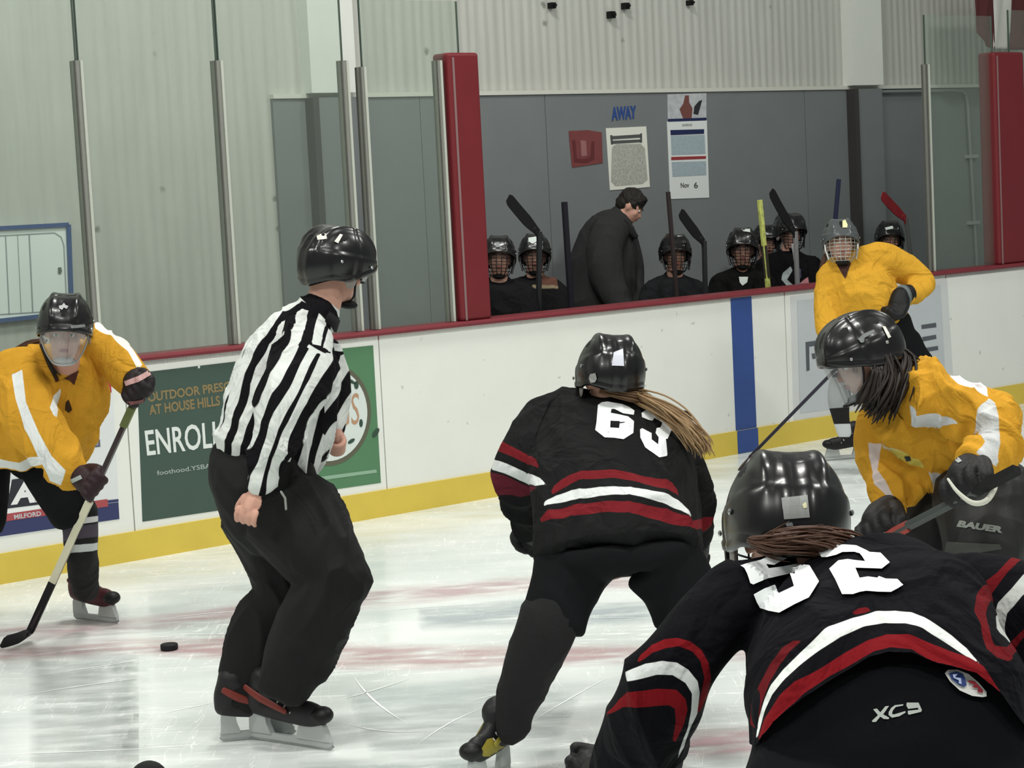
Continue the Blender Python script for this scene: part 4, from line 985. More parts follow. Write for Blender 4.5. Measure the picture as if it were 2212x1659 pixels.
v, ff = poly2d(n6([(240, 275), (330, 215), (470, 195), (820, 258), (985, 325), (1110, 412), (1095, 515), (845, 478), (640, 375), (565, 372), (545, 465), (760, 505), (960, 550), (1100, 665), (1085, 945), (850, 1095), (640, 1062), (400, 1050), (175, 875), (205, 690)]), [n6([(540, 655), (765, 665), (745, 830), (530, 815)])])
decal('number_six', v, ff, j63, NUM, p63, h=7)
v, ff = poly2d(n6([(1290, 570), (1280, 470), (1370, 405), (1490, 385), (1620, 410), (1850, 520), (1930, 640), (2005, 780), (2000, 870), (1900, 1085), (1860, 1085), (1895, 1460), (1880, 1495), (1710, 1530), (1370, 1290), (1250, 1050), (1245, 860), (1300, 835), (1520, 950), (1525, 1100), (1680, 1220), (1690, 1050), (1615, 950), (1640, 830), (1735, 810), (1775, 700), (1590, 585), (1540, 655), (1440, 630)]))
decal('number_three', v, ff, j63, NUM, p63, h=7)
hm = helmet(p63, hc, M)
cage(hm, hc, M, m=WIREB); face_bits(p63, hd, M)
decal('helmet_sticker', *poly2d([(1325, 762), (1346, 754), (1348, 791), (1322, 790)]), hm, mat('sticker_lilac', (206, 208, 220), .3), hm)
decal('round_sticker', *poly2d([(1276, 808), (1287, 806), (1290, 818), (1286, 826), (1276, 827), (1273, 816)]), hm, mat('sticker_grey', (138, 138, 136), .4), hm)
decal('name_tag', *text_px('HS-6', [(1300, 848), (1334, 854), (1334, 861), (1300, 856)], .03), j63, mat('tag_mint', (190, 214, 204), .5), p63, h=4)
hair(p63, [[f.p(1340, 838, .28), f.p(1385, 862, .22), f.p(1430, 884, .14), f.p(1475, 915, .10), f.p(1512, 955, .08), f.p(1520, 972, .08)], [f.p(1380, 850, .25), f.p(1440, 895, .14), f.p(1485, 930, .10), f.p(1508, 965, .08)]], 110, .014, .0028, HAIR_BL, 3)
hair(p63, [[f.p(1300, 845, .22), f.p(1330, 850, .2), f.p(1366, 856, .2), f.p(1392, 862, .22)]], 50, .010, .0028, HAIR_LB, 4)
gst = mat('cuff_white', (206, 210, 210), .6)
glove(p63, f.p(1140, 1085, .45), W1, K1, S63b-S63a, 1, s=.95)
glove(p63, f.p(1496, 1095, .42), W2, K2, S63b-S63a, -1, s=.95, stripes=((gst, .05, .018),))
SY = mat('skate_olive_yellow', (150, 138, 52), .5, noise=.4, nscale=20)
sk63 = skate(p63, G(1098, 1668), G(1018, 1702), (0.0, 0, 1), None, SB, SY, s=1.1)
decal('boot_panel', *poly2d([(1052, 1597), (1062, 1594), (1082, 1612), (1112, 1613), (1108, 1634), (1044, 1634), (1036, 1624)]), sk63, SY, sk63, h=5)
skate(p63, G(1452, 1668), G(1400, 1640), (0, 0, 1), None, SB, SY, s=1.05)
decal('hem_badge', *poly2d([(1152, 1336), (1160, 1332), (1173, 1337), (1176, 1346), (1168, 1353), (1157, 1350)]), [o for o in bpy.data.objects if o.name.startswith('hockey_pants')][-1], mat('badge_grey', (140, 144, 140), .5), p63, h=6)
GRY = mat('shaft_graphite', (40, 41, 43), .35, noise=.2); TAPEB = mat('tape_black', (13, 13, 14), .85); BLK = mat('blade_black', (15, 14, 18), .6)
d_ = unit(S63b-S63a)

# ================================================================== yellow 1, left, with stick
f = Fig(9.2)
t1 = [(152, 770, -.30, 52), (128, 820, -.25, 105), (95, 890, -.12, 122), (68, 955, 0, 118), (52, 1004, .05, 112)]
ra1 = [(205, 745, -.2, 46), (243, 765, -.25, 44), (270, 795, -.3, 38), (292, 818, -.32, 30)]
la1 = [(40, 815, -.35, 66), (56, 880, -.45, 66), (92, 950, -.5, 58), (128, 990, -.52, 46), (158, 1018, -.52, 34)]
hp1 = [(60, 955, .05, 98), (64, 985, .05, 92), (66, 1002, .05, 50)]
lg1 = [(104, 1010, 0, 62), (136, 1066, -.05, 58), (168, 1115, -.05, 43)]
lg2 = [(-40, 1000, .1, 66), (-50, 1120, .15, 62), (-60, 1190, .2, 42), (-75, 1290, .25, 30)]
sock1 = [(170, 1105, -.03, 42), (174, 1140, 0, 38), (177, 1195, .1, 35), (180, 1245, .22, 31), (184, 1275, .3, 28)]
M = frame((0.13, -0.28, 0.95), (0.05, 1, .22)); hc = P(141, 700, 8.72); hd = hc-M[:, 2]*.012
neck = tube([f.p(140, 830, -.28), f.p(142, 780, -.35), hd-M[:, 2]*.06-M[:, 1]*.02], [.07, .060, .060], seg=14)
S1a = f.p(312, 822, -.42); S1b = f.p(192, 1058, -.62)
W1 = f.p(296, 812, -.32); K1 = f.p(300, 846, -.43); W2 = f.p(160, 1018, -.52); K2 = f.p(196, 1046, -.62)
ax = S1b-S1a
body = BS(f, [t1[:-1], hp1])+BS(f, [ra1, la1, lg1, lg2, sock1], .50)+[neck]+head_prims(hd, M)+hand_prims(W1, K1, ax, 1)+hand_prims(W2, K2, ax, -1)
base = G(120, 1345)
y1 = f.body(base, body, 'person in a yellow hockey jersey leaning forward at the left edge of the picture')
L1 = [('a_white', [(24, 806), (48, 800), (56, 868), (84, 935), (112, 985), (142, 1015), (136, 1040), (112, 1030), (82, 985), (50, 920), (32, 860)]),
      ('b_white', [(116, 860), (132, 838), (130, 856), (122, 880), (120, 905), (114, 900), (108, 880)]),
      ('c_white', [(-40, 988), (20, 994), (100, 984), (104, 998), (60, 1012), (0, 1012), (-40, 1006)]),
      ('d_white', [(205, 700), (240, 702), (275, 730), (305, 790), (296, 800), (276, 760), (240, 722), (206, 712)]),
      ('e_dark', [(142, 868), (148, 862), (152, 872), (156, 885), (148, 892), (140, 885)])]
jm = jersey_mat('yellow_jersey_left', YEL, [(l[0], c) for l, c in zip(L1, [Wt, Wt, Wt, (250, 244, 226), (60, 44, 30)])])
j1 = fuse('jersey', [f.t(t1, .7, capk=.4), f.t(ra1, .85), f.t(la1, .85), f.t([(60, 800, -.2, 50), (140, 790, -.25, 40), (205, 748, -.2, 44)], .8)], jm, y1, voxel=.0075, it=3, layers=L1, fold=(.022, 5.5, 11), cut=lambda V, px, py: sdf_poly(px, py, [(-600, 500), (500, 500), (500, 1150), (106, 1150), (96, 1008), (60, 1014), (0, 1015), (-600, 1005)]))
decal('neck_opening', *poly2d([(112, 800), (128, 822), (148, 812), (170, 800), (166, 815), (160, 832), (150, 822), (138, 818), (120, 826)]), j1, mat('undershirt_brown', (70, 38, 28), .9), y1, h=6, off=.004)
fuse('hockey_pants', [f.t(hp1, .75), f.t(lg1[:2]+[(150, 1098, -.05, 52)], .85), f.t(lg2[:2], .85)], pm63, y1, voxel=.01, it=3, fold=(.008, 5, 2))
LS = [('a_white', [(120, 1128), (212, 1114), (212, 1126), (120, 1142)]), ('b_purple', [(120, 1145), (212, 1130), (212, 1158), (120, 1172)]), ('c_white', [(120, 1182), (212, 1172), (212, 1188), (120, 1198)])]
sm = mat('striped_sock', (20, 20, 21), .85, bump=.3, bscale=150, layers=[('a_white', (206, 206, 206)), ('b_purple', (72, 66, 78)), ('c_white', (198, 204, 202))])
fuse('sock', [f.t(sock1, .9)], sm, y1, voxel=.006, layers=LS, fold=(.004, 9, 2))
fuse('sock', [f.t([(-42, 1130, .15, 44), (-60, 1190, .2, 42), (-75, 1290, .25, 30)], .9)], sk_, y1, voxel=.01)
hm = helmet(y1, hc, M); visor(hm, hc, M, frame_m=mat('rim_grey', (150, 152, 152), .4)); face_bits(y1, hd, M)
decal('helmet_logo', *poly2d([(127, 661), (134, 660), (138, 655), (142, 660), (148, 662), (144, 668), (138, 665), (134, 670), (128, 667)]), hm, mat('logo_silver', (170, 172, 172), .4), hm, h=4)
decal('helmet_logo', *poly2d([(152, 704), (182, 701), (184, 706), (154, 710)]), hm, mat('logo_silver_dim', (120, 124, 124), .4), hm, h=4)
hair(y1, [[f.p(95, 735, -.3), f.p(62, 745, -.25), f.p(30, 772, -.2), f.p(14, 800, -.15)], [f.p(90, 745, -.3), f.p(55, 757, -.25), f.p(40, 775, -.2)]], 26, .012, .006, HAIR_BR, 9)
hair(y1, [[f.p(88, 745, -.42), f.p(108, 790, -.42), f.p(120, 812, -.4)]], 12, .008, .005, HAIR_DK, 10)
gb1 = mat('glove_band_pink', (176, 140, 136), .6); gb2 = mat('glove_band_grey', (150, 158, 152), .6)
gA = glove(y1, f.p(262, 790, -.3), W1, K1, ax, 1, s=1.0, col=(24, 16, 20)); gB = glove(y1, f.p(128, 990, -.5), W2, K2, ax, -1, s=.98, col=(40, 20, 26))
decal('glove_band', *poly2d([(268, 824), (300, 812), (328, 796), (334, 803), (328, 809), (300, 825), (272, 834)]), gA, gb1, y1, h=5)
decal('glove_band', *poly2d([(274, 868), (300, 865), (326, 857), (326, 863), (300, 872), (276, 876)]), gA, mat('glove_band_rose', (110, 70, 68), .6), y1, h=5)
decal('glove_band', *poly2d([(152, 1036), (174, 1026), (178, 1034), (156, 1044)]), gB, gb2, y1, h=5)
SM = mat('skate_maroon', (84, 24, 34), .45, noise=.5, nscale=20)
skate(y1, G(164, 1338), G(250, 1347), (-.02, 0, 1), None, mat('boot_maroon', (70, 22, 30), .5, noise=.5, nscale=20), SM, s=1.12)
skate(y1, G(-95, 1345), G(-30, 1360), (0, 0, 1), None, SB, SM, s=1.0)
SIL = mat('shaft_silver', (214, 210, 186), .3, metal=.3); GRN = mat('grip_green', (104, 116, 72), .6)
hl = G(62, 1371, .03)
st = stick('hockey stick with silver lower shaft held by the yellow player at far left', S1a+(S1a-S1b)*.05, hl, G(14, 1400, .02), mat('shaft_plum', (52, 42, 46), .4), BLK, grip=TAPEB, curve=.03)
L_ = lambda a: (S1a+(hl-S1a)*a)
tt = unit(hl-S1a)
def sleeve_on(root, a, c, w, m, nm):
    t = unit(c-a); n = unit(np.cross(t, FW)); n2 = np.cross(t, n); return mk(nm, *box((a+c)/2, (c-a)/2, n*w, n2*w*.8), m, root)
sleeve_on(st, L_(.10), L_(.17), .0162, GRN, 'grip_wrap'); sleeve_on(st, L_(.46), L_(.78), .0162, SIL, 'silver_shaft'); sleeve_on(st, L_(.78), L_(.985), .0165, BLK, 'black_shaft')

# ================================================================== yellow 2, far right standing
f = Fig(13.05)
t2 = [(1828, 566, 0, 34), (1832, 590, 0, 62), (1850, 630, 0, 86), (1868, 680, 0, 92), (1900, 718, 0, 78)]
sh2 = [(1790, 596, 0, 28), (1850, 572, 0, 34), (1905, 562, 0, 34)]
ra2 = [(1905, 566, 0, 36), (1948, 580, .05, 36), (1985, 604, .05, 30), (1978, 632, -.05, 26), (1948, 642, -.15, 22)]
la2 = [(1788, 600, 0, 28), (1784, 660, -.05, 28), (1794, 715, -.15, 24), (1820, 750, -.25, 20)]
hp2 = [(1905, 712, 0, 66), (1925, 752, 0, 62)]
lr2 = [(1950, 740, 0, 42), (1985, 800, 0, 36), (1990, 870, 0, 24), (1984, 940, .05, 18)]
ll2 = [(1880, 750, 0, 42), (1845, 800, -.05, 32), (1820, 838, -.05, 26)]
so2 = [(1818, 826, -.05, 26), (1812, 860, -.03, 25), (1816, 900, 0, 19), (1824, 935, .03, 16)]
M = frame((-0.05, 0.02, 1.0), (-0.04, 1, .03)); hc = f.p(1815, 517, -.02); hd = hc-M[:, 2]*.012
neck = tube([f.p(1826, 585, 0), f.p(1820, 560, 0), hd-M[:, 2]*.06], [.07, .060, .058], seg=12)
S2a = f.p(1850, 752, -.45); S2b = f.p(1640, 955, .3)
hl = G(1622, 985, .03); S2a = hl+(P(1845, 757, 12.75)-hl)
W1 = f.p(1945, 640, -.16); K1 = f.p(1926, 672, -.2); W2 = f.p(1822, 752, -.26); K2 = f.p(1838, 770, -.32)
body = BS(f, [t2, hp2])+BS(f, [sh2, ra2, la2, lr2, ll2, so2], .50)+[neck]+head_prims(hd, M)+hand_prims(W1, K1, camvec((0.2, 0, 1)), 1)+hand_prims(W2, K2, hl-S2a, 1)
base = G(1880, 985)
y2 = f.body(base, body, 'person in a plain yellow jersey and grey caged helmet standing upright by the boards', voxel=.011)
jm = jersey_mat('yellow_jersey_far', (204, 154, 50), [])
cut2 = lambda V, px, py: sdf_poly(px, py, [(1600, 400), (2200, 400), (2200, 690), (2008, 700), (1985, 722), (1935, 748), (1890, 760), (1760, 745), (1600, 700)])
j2 = fuse('jersey', [f.t(t2, .65), f.t(sh2, .8), f.t(ra2, .85), f.t(la2, .85)], jm, y2, voxel=.010, it=3, fold=(.018, 5.5, 21), cut=cut2)
decal('neck_opening', *poly2d([(1806, 568), (1838, 568), (1834, 580), (1826, 602), (1818, 590)]), j2, mat('undershirt_dark', (56, 32, 26), .9), y2, h=6, off=.006)
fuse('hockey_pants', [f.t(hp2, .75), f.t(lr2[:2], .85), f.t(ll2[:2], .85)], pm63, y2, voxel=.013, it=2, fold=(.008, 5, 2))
LS = [('a_grey', [(1770, 815), (1850, 815), (1850, 878), (1770, 884)]), ('b_white', [(1770, 917), (1850, 915), (1850, 944), (1770, 944)])]
sm2 = mat('banded_sock', (26, 25, 26), .85, layers=[('a_grey', (150, 154, 156)), ('b_white', (196, 200, 202))])
fuse('sock', [f.t(so2, .9)], sm2, y2, voxel=.009, layers=LS); fuse('sock', [f.t([(1988, 850, 0, 26), (1988, 890, 0, 22), (1984, 940, .05, 17)], .9)], sm2, y2, voxel=.01, layers=LS)
GH = mat('helmet_grey', (72, 76, 78), .35, coat=.3)
hm = helmet(y2, hc, M, col=GH); cage(hm, hc, M, m=mat('cage_pale', (176, 178, 172), .3, metal=.6), r=.0026); face_bits(y2, hd, M)
decal('helmet_logo', *poly2d([(1820, 478), (1826, 474), (1831, 486), (1830, 492), (1820, 492)]), hm, mat('logo_pale_yellow', (226, 222, 168), .4), hm, h=4)
hair(y2, [[f.p(1850, 520, 0), f.p(1856, 545, -.02), f.p(1850, 565, -.05)]], 10, .010, .006, HAIR_BR, 12); hair(y2, [[f.p(1785, 545, .05), f.p(1776, 572, .05), f.p(1772, 590, .05)]], 10, .010, .006, HAIR_BR, 13)
gb3 = mat('glove_band_slate', (96, 104, 104), .6)
glove(y2, f.p(1975, 632, -.08), W1, K1, camvec((0.2, 0, 1)), 1, s=1.3, stripes=((gb3, .02, .03),), vox=.007)
glove(y2, f.p(1800, 725, -.2), W2, K2, hl-S2a, 1, s=1.0, vox=.007)
skate(y2, G(1862, 990), G(1786, 996), (0, 0, 1), None, SB, None, s=1.05)
skate(y2, G(1980, 1000), G(2040, 1004), (0, 0, 1), None, SB, None, s=1.05)
stick('dark blue hockey stick reaching the ice in front of the blue board stripe', S2a, hl, G(1592, 1010, .02), mat('shaft_navy', (36, 32, 52), .4), mat('blade_plum', (34, 14, 24), .6), grip=TAPEB, curve=-.02)

# ================================================================== yellow 3, front right
f = Fig(7.0)
t3 = [(1928, 846, 0, 56), (1965, 890, 0, 92), (2015, 940, .02, 106), (2062, 985, .05, 96), (2092, 1022, .05, 84)]
na3 = [(2000, 848, -.10, 66), (2060, 872, -.18, 60), (2125, 890, -.24, 52), (2158, 905, -.28, 48), (2152, 960, -.34, 42), (2112, 1000, -.40, 34)]
fa3 = [(1900, 905, .12, 58), (1898, 985, .10, 56), (1915, 1060, .0, 44), (1925, 1100, -.05, 32)]
lo3 = [(1930, 1020, .05, 52), (1975, 1060, .05, 40)]
hp3 = [(2085, 1030, .05, 84), (2130, 1080, .05, 104)]
le3 = [(2120, 1080, -.05, 108), (2130, 1170, -.15, 96), (2120, 1260, -.15, 78), (2135, 1380, 0, 56), (2145, 1500, .1, 42), (2150, 1550, .12, 36)]
lf3 = [(2060, 1060, .15, 80), (2000, 1150, .15, 74), (1960, 1250, .15, 60), (1985, 1380, .2, 50), (2005, 1500, .3, 40)]
M = frame((-0.90, -0.42, 0.16), (-0.40, .92, 0.05)); hc = f.p(1858, 758, -.08); hd = hc-M[:, 2]*.012
neck = tube([f.p(1935, 860, 0), f.p(1905, 820, -.03), hd-M[:, 2]*.05], [.07, .062, .060], seg=14)
A3 = f.p(2080, 1075, -.52); B3 = f.p(1893, 1172, -.25); ax = B3-A3
W1 = f.p(2112, 1004, -.40); K1 = f.p(2086, 1052, -.50); W2 = f.p(1922, 1100, -.05); K2 = f.p(1900, 1150, -.22)
body = BS(f, [t3, hp3])+BS(f, [na3, fa3, le3, lf3], .50)+[neck]+head_prims(hd, M)+hand_prims(W1, K1, ax, 1)+hand_prims(W2, K2, ax, 1)
base = G(2080, 1590)
y3 = f.body(base, body, 'person in yellow jersey with white patches and black shielded helmet, crouching facing left')
c7 = lambda pts: T_(2.154, 1700, 430, pts)
L3 = [('a_white', c7([(566, 958), (620, 985), (720, 1015), (800, 1040), (740, 1062), (650, 1062), (610, 1030), (580, 990)])),
      ('b_white', c7([(940, 905), (965, 930), (985, 1010), (985, 1100), (970, 1190), (950, 1240), (880, 1200), (920, 1150), (890, 1080), (885, 1020), (905, 960)])),
      ('c_white', c7([(690, 770), (780, 790), (760, 815), (800, 860), (870, 870), (940, 900), (930, 860), (1000, 850), (990, 800), (860, 800), (700, 740)])),
      ('d_white', c7([(370, 1130), (430, 1140), (430, 1200), (420, 1260), (470, 1330), (510, 1400), (505, 1480), (470, 1470), (465, 1380), (410, 1330), (385, 1230)])),
      ('e_white', c7([(425, 1128), (480, 1140), (560, 1190), (530, 1200), (440, 1165)])),
      ('f_white', c7([(655, 1280), (720, 1290), (760, 1310), (780, 1350), (740, 1375), (690, 1345)])),
      ('g_pale', c7([(470, 1140), (560, 1190), (620, 1230), (640, 1275), (590, 1250), (500, 1190)]))]
jm = jersey_mat('yellow_jersey_near', YEL, [(l[0], c) for l, c in zip(L3, [(198, 202, 204), (196, 198, 198), (232, 230, 232), (204, 192, 188), (196, 190, 170), (192, 188, 188), (200, 184, 90)])])
j3 = fuse('jersey', [f.t(t3, .68, capk=.5), f.t(na3, .85), f.t(fa3, .85), f.t(lo3, .6), tube([f.p(2005, 815, .02), f.p(2085, 850, .04), f.p(2160, 880, .02)], [.05, .055, .06], k=.9), tube([f.p(2160, 880, -.12), f.p(2175, 930, -.15), f.p(2150, 985, -.2)], [.058, .056, .03], k=.9)], jm, y3, voxel=.0068, it=3, layers=L3, fold=(.026, 5.5, 31))
decal('jersey_badge', *poly2d([(1953, 987), (1965, 985), (1968, 995), (1958, 997)]), j3, mat('badge_dark', (44, 48, 56), .5), y3, h=5)
pn3 = fuse('hockey_pants', [f.t(hp3, .8), f.t(le3[:2]+[(2126, 1215, -.15, 92)], .85), f.t(lf3[:2]+[(1975, 1200, .15, 70)], .85)], mat('black_pants_front', (20, 21, 21), .6, spec=.4, noise=.3, nscale=18, bump=.1), y3, voxel=.008, it=3, fold=(.007, 5, 2))
decal('pants_lettering', *text_px('BAUER', [(2073, 1124), (2169, 1138), (2165, 1152), (2066, 1138)], .06), pn3, mat('print_silver', (122, 128, 122), .5), y3, h=5)
decal('pants_patch', *poly2d([(2045, 1170), (2160, 1176), (2164, 1186), (2080, 1200), (2040, 1196)]), pn3, mat('patch_slate', (62, 64, 60), .6), y3, h=8)
for q in (le3, lf3): fuse('sock', [f.t(q[2:], .9)], sk_, y3, voxel=.01)
hm = helmet(y3, hc, M); visor(hm, hc, M); face_bits(y3, hd, M)
hair(y3, [[f.p(1915, 765, -.16), f.p(1925, 810, -.17), f.p(1905, 850, -.17), f.p(1885, 882, -.16)], [f.p(1895, 800, -.18), f.p(1885, 845, -.18), f.p(1872, 872, -.16)], [f.p(1925, 745, -.1), f.p(1948, 780, -.1), f.p(1935, 835, -.15), f.p(1915, 880, -.16)]], 260, .018, .0055, HAIR_DK, 15)
hair(y3, [[f.p(1925, 740, -.1), f.p(1952, 765, -.08), f.p(1974, 790, -.08)]], 26, .010, .005, HAIR_DK, 16)
decal('helmet_logo', *poly2d([(1853, 733), (1864, 722), (1887, 712), (1889, 717), (1868, 730), (1866, 740), (1859, 741)]), hm, mat('logo_silver_dim', (120, 124, 124), .4), hm, h=4)
decal('rear_label', *poly2d([(1905, 705), (1912, 706), (1924, 728), (1918, 731)]), hm, mat('label_pale', (224, 222, 212), .4), hm, h=4)
g3 = glove(y3, f.p(2150, 965, -.34), W1, K1, ax, 1, s=1.1)
decal('glove_mark', *poly2d([(2042, 988), (2062, 978), (2078, 996), (2070, 1000), (2056, 990), (2044, 998)]), g3, mat('mark_silver', (150, 156, 152), .5), y3, h=4)
mk('glove_trim', *tube([f.p(2048, 1035, -.60), f.p(2068, 1062, -.62), f.p(2100, 1086, -.62), f.p(2130, 1082, -.60), f.p(2148, 1055, -.56), f.p(2150, 1040, -.52)], [.004, .006, .008, .009, .009, .005], seg=8), mat('cuff_trim_white', (200, 200, 186), .6), y3, smooth=True)
glove(y3, f.p(1915, 1070, 0), W2, K2, ax, 1, s=1.1)
skate(y3, G(2150, 1588), G(2060, 1592), (0, 0, 1), None, SB, None, s=1.05); skate(y3, G(2005, 1545), G(1920, 1548), (0, 0, 1), None, SB, None, s=1.05)
u3 = unit(ax)
s3 = stick('hockey stick with dark grey shaft gripped by the crouching yellow player', A3-u3*.22, A3+u3*.95, A3+u3*.95+unit(np.array([-.9, -.1, .1]))*.24, mat('shaft_slate', (62, 66, 64), .4), BLK, grip=TAPEB)
sleeve_on(s3, A3+u3*.24, A3+u3*.33, .0163, mat('shaft_red_print', (150, 62, 54), .4), 'red_print'); sleeve_on(s3, A3+u3*.335, A3+u3*.35, .0165, WHITEP, 'white_print')

# ================================================================== black 52, nearest
f = Fig(3.75)
t52 = [(1780, 1268, .26, 110), (1812, 1320, .18, 215), (1848, 1375, .05, 266), (1880, 1430, -.10, 288), (1905, 1520, -.18, 300), (1918, 1620, -.22, 306), (1925, 1700, -.22, 306)]
sh52 = [(1590, 1276, .18, 66), (1740, 1244, .24, 64), (1900, 1246, .22, 66), (2060, 1274, .12, 72)]
la52 = [(1592, 1290, .16, 92), (1528, 1350, .12, 90), (1464, 1440, .08, 92), (1420, 1530, .12, 100), (1382, 1605, .22, 96), (1340, 1690, .32, 76)]
ra52 = [(2080, 1290, .10, 96), (2180, 1325, .05, 106), (2260, 1390, .02, 108), (2320, 1500, .08, 100), (2300, 1620, .18, 86)]
bt52 = [(1800, 1600, -.2, 180), (1800, 1760, -.2, 175)]
lg52 = [(1790, 1690, -.18, 190), (1690, 1950, -.35, 170), (1640, 2200, -.2, 130), (1600, 2550, .1, 90)]
lh52 = [(2060, 1690, -.18, 190), (2170, 1950, -.35, 170), (2220, 2200, -.2, 130), (2260, 2550, .1, 90)]
M = frame((-0.04, -0.36, -0.93), (0.0, .95, -.32)); hc = f.p(1697, 1128, .33); hd = hc-M[:, 2]*.012
neck = tube([f.p(1745, 1250, .26), f.p(1712, 1200, .30), hd-M[:, 2]*.04], [.08, .062, .060], seg=14)
W1 = f.p(1330, 1680, .34); K1 = f.p(1262, 1668, .50); W2 = f.p(2290, 1640, .2); K2 = f.p(2230, 1700, .35)
ax = K2-K1
body = BS(f, [t52], .6)+BS(f, [sh52, la52, ra52, lg52, lh52], .48)+[neck]+head_prims(hd, M)+hand_prims(W1, K1, camvec((.3, .9, .1)), -1)+hand_prims(W2, K2, ax, 1)
base = np.array([P(1925, 2550, 3.9)[0], P(1925, 2550, 3.9)[1], 0.0])
p52 = f.body(base, body, 'person in a black hockey jersey numbered 52 bent low in the foreground, seen from behind')
c5 = lambda pts: T_(2.968, 980, 1100, pts); c6 = lambda pts: T_(2.3076, 1500, 940, pts); cz = lambda pts: T_(4.879, 1980, 1180, pts)
L52 = [('a_red', c5([(1185, 985), (1200, 935), (1260, 860), (1340, 820), (1430, 812), (1520, 838), (1600, 898), (1650, 985), (1672, 1100), (1650, 1200), (1600, 1295), (1560, 1330), (1590, 1240), (1625, 1090), (1590, 970), (1530, 905), (1440, 872), (1350, 882), (1270, 912), (1205, 975)])),
       ('b_white', c5([(1130, 1060), (1165, 1030), (1230, 990), (1330, 970), (1430, 980), (1510, 1030), (1575, 1110), (1592, 1190), (1575, 1320), (1530, 1410), (1490, 1540), (1440, 1600), (1470, 1530), (1512, 1420), (1535, 1300), (1538, 1190), (1490, 1120), (1400, 1066), (1300, 1060), (1200, 1090), (1140, 1110)])),
       ('c_red', c5([(960, 1330), (1050, 1220), (1130, 1170), (1300, 1153), (1430, 1165), (1495, 1230), (1510, 1300), (1485, 1400), (1430, 1510), (1408, 1495), (1430, 1380), (1420, 1290), (1380, 1265), (1200, 1258), (1080, 1270), (1000, 1310)])),
       ('d_red', c6([(440, 1060), (500, 1030), (545, 1035), (480, 1080), (420, 1150), (370, 1230), (335, 1330), (325, 1420), (300, 1460), (262, 1440), (265, 1340), (310, 1240), (370, 1140)])),
       ('e_white', c6([(318, 1510), (325, 1420), (350, 1320), (380, 1245), (450, 1170), (560, 1080), (680, 980), (790, 925), (900, 895), (1000, 887), (1080, 900), (1160, 945), (1270, 1020), (1340, 1085), (1400, 1165), (1330, 1120), (1240, 1060), (1130, 990), (1050, 962), (950, 955), (850, 975), (740, 1030), (600, 1130), (470, 1230), (400, 1300), (365, 1380), (342, 1470), (330, 1510)])),
       ('f_red', c6([(335, 1520), (370, 1420), (440, 1330), (520, 1250), (640, 1180), (760, 1100), (870, 1040), (960, 1014), (1060, 1020), (1160, 1060), (1260, 1100), (1350, 1130), (1410, 1170), (1500, 1290), (1490, 1300), (1420, 1240), (1300, 1180), (1180, 1150), (1080, 1095), (980, 1078), (900, 1095), (800, 1150), (680, 1215), (560, 1300), (460, 1400), (380, 1490), (345, 1520)])),
       ('g_red', cz([(1250, 60), (1132, 108), (1050, 130), (960, 190), (850, 300), (680, 420), (620, 540), (590, 700), (650, 850), (670, 1000), (700, 1120), (780, 1210), (900, 1250), (930, 1240), (950, 1180), (1050, 1080), (1132, 960), (1250, 900), (1250, 820), (1132, 880), (1000, 1010), (900, 1090), (780, 1080), (760, 1020), (740, 900), (720, 720), (770, 560), (860, 430), (960, 300), (1060, 210), (1132, 180), (1250, 150)])),
       ('h_white', cz([(1250, 250), (1120, 335), (1000, 480), (870, 610), (840, 760), (825, 880), (850, 935), (910, 980), (950, 1040), (975, 960), (955, 850), (975, 720), (1050, 640), (1120, 550), (1250, 470)])),
       ('i_red', c6([(790, 890), (820, 868), (860, 864), (885, 885), (850, 896), (800, 905)]))]
Rn = (116, 18, 25)
jm = jersey_mat('navy_black_jersey', (11, 11, 16), [(l[0], c) for l, c in zip(L52, [Rn, Wt, Rn, (96, 18, 24), (222, 226, 222), Rn, (98, 16, 22), (176, 180, 176), (100, 16, 22)])], bump=.2)  # black left without the haze lift given to jersey 63
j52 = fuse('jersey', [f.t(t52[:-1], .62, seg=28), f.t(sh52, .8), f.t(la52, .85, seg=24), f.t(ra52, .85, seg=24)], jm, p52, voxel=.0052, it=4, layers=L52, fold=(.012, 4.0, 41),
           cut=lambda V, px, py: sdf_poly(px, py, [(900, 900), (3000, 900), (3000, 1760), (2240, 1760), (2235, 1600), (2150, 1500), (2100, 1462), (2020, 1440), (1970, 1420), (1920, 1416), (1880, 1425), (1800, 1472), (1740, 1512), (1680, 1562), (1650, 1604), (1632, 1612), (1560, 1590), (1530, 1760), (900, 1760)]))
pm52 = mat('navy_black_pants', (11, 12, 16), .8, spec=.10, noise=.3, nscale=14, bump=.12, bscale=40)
tp = [(1876, 1440, -.02, 200), (1888, 1475, -.08, 262)]+[(x, y, dd+.012, r-8) for x, y, dd, r in t52[4:]]
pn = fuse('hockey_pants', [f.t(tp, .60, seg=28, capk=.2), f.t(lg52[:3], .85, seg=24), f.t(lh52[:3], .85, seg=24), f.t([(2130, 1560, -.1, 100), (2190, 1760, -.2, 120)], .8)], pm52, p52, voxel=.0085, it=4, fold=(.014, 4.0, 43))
for q in (lg52, lh52): fuse('sock', [f.t(q[2:], .9)], sk_, p52, voxel=.012)
n5 = lambda pts: T_(5.53, 1590, 1160, pts)
v, ff = poly2d(n5([(50, 350), (170, 318), (290, 290), (400, 240), (530, 170), (640, 150), (705, 140), (765, 215), (760, 232), (640, 250), (545, 295), (450, 345), (355, 335), (385, 382), (560, 360), (700, 330), (885, 350), (940, 440), (1000, 545), (940, 640), (875, 740), (720, 810), (530, 915), (400, 890), (280, 850), (240, 780), (205, 690), (330, 620), (450, 575), (520, 685), (700, 600), (650, 440), (500, 470), (380, 500), (290, 535), (200, 575), (165, 560), (130, 450), (95, 380)]))
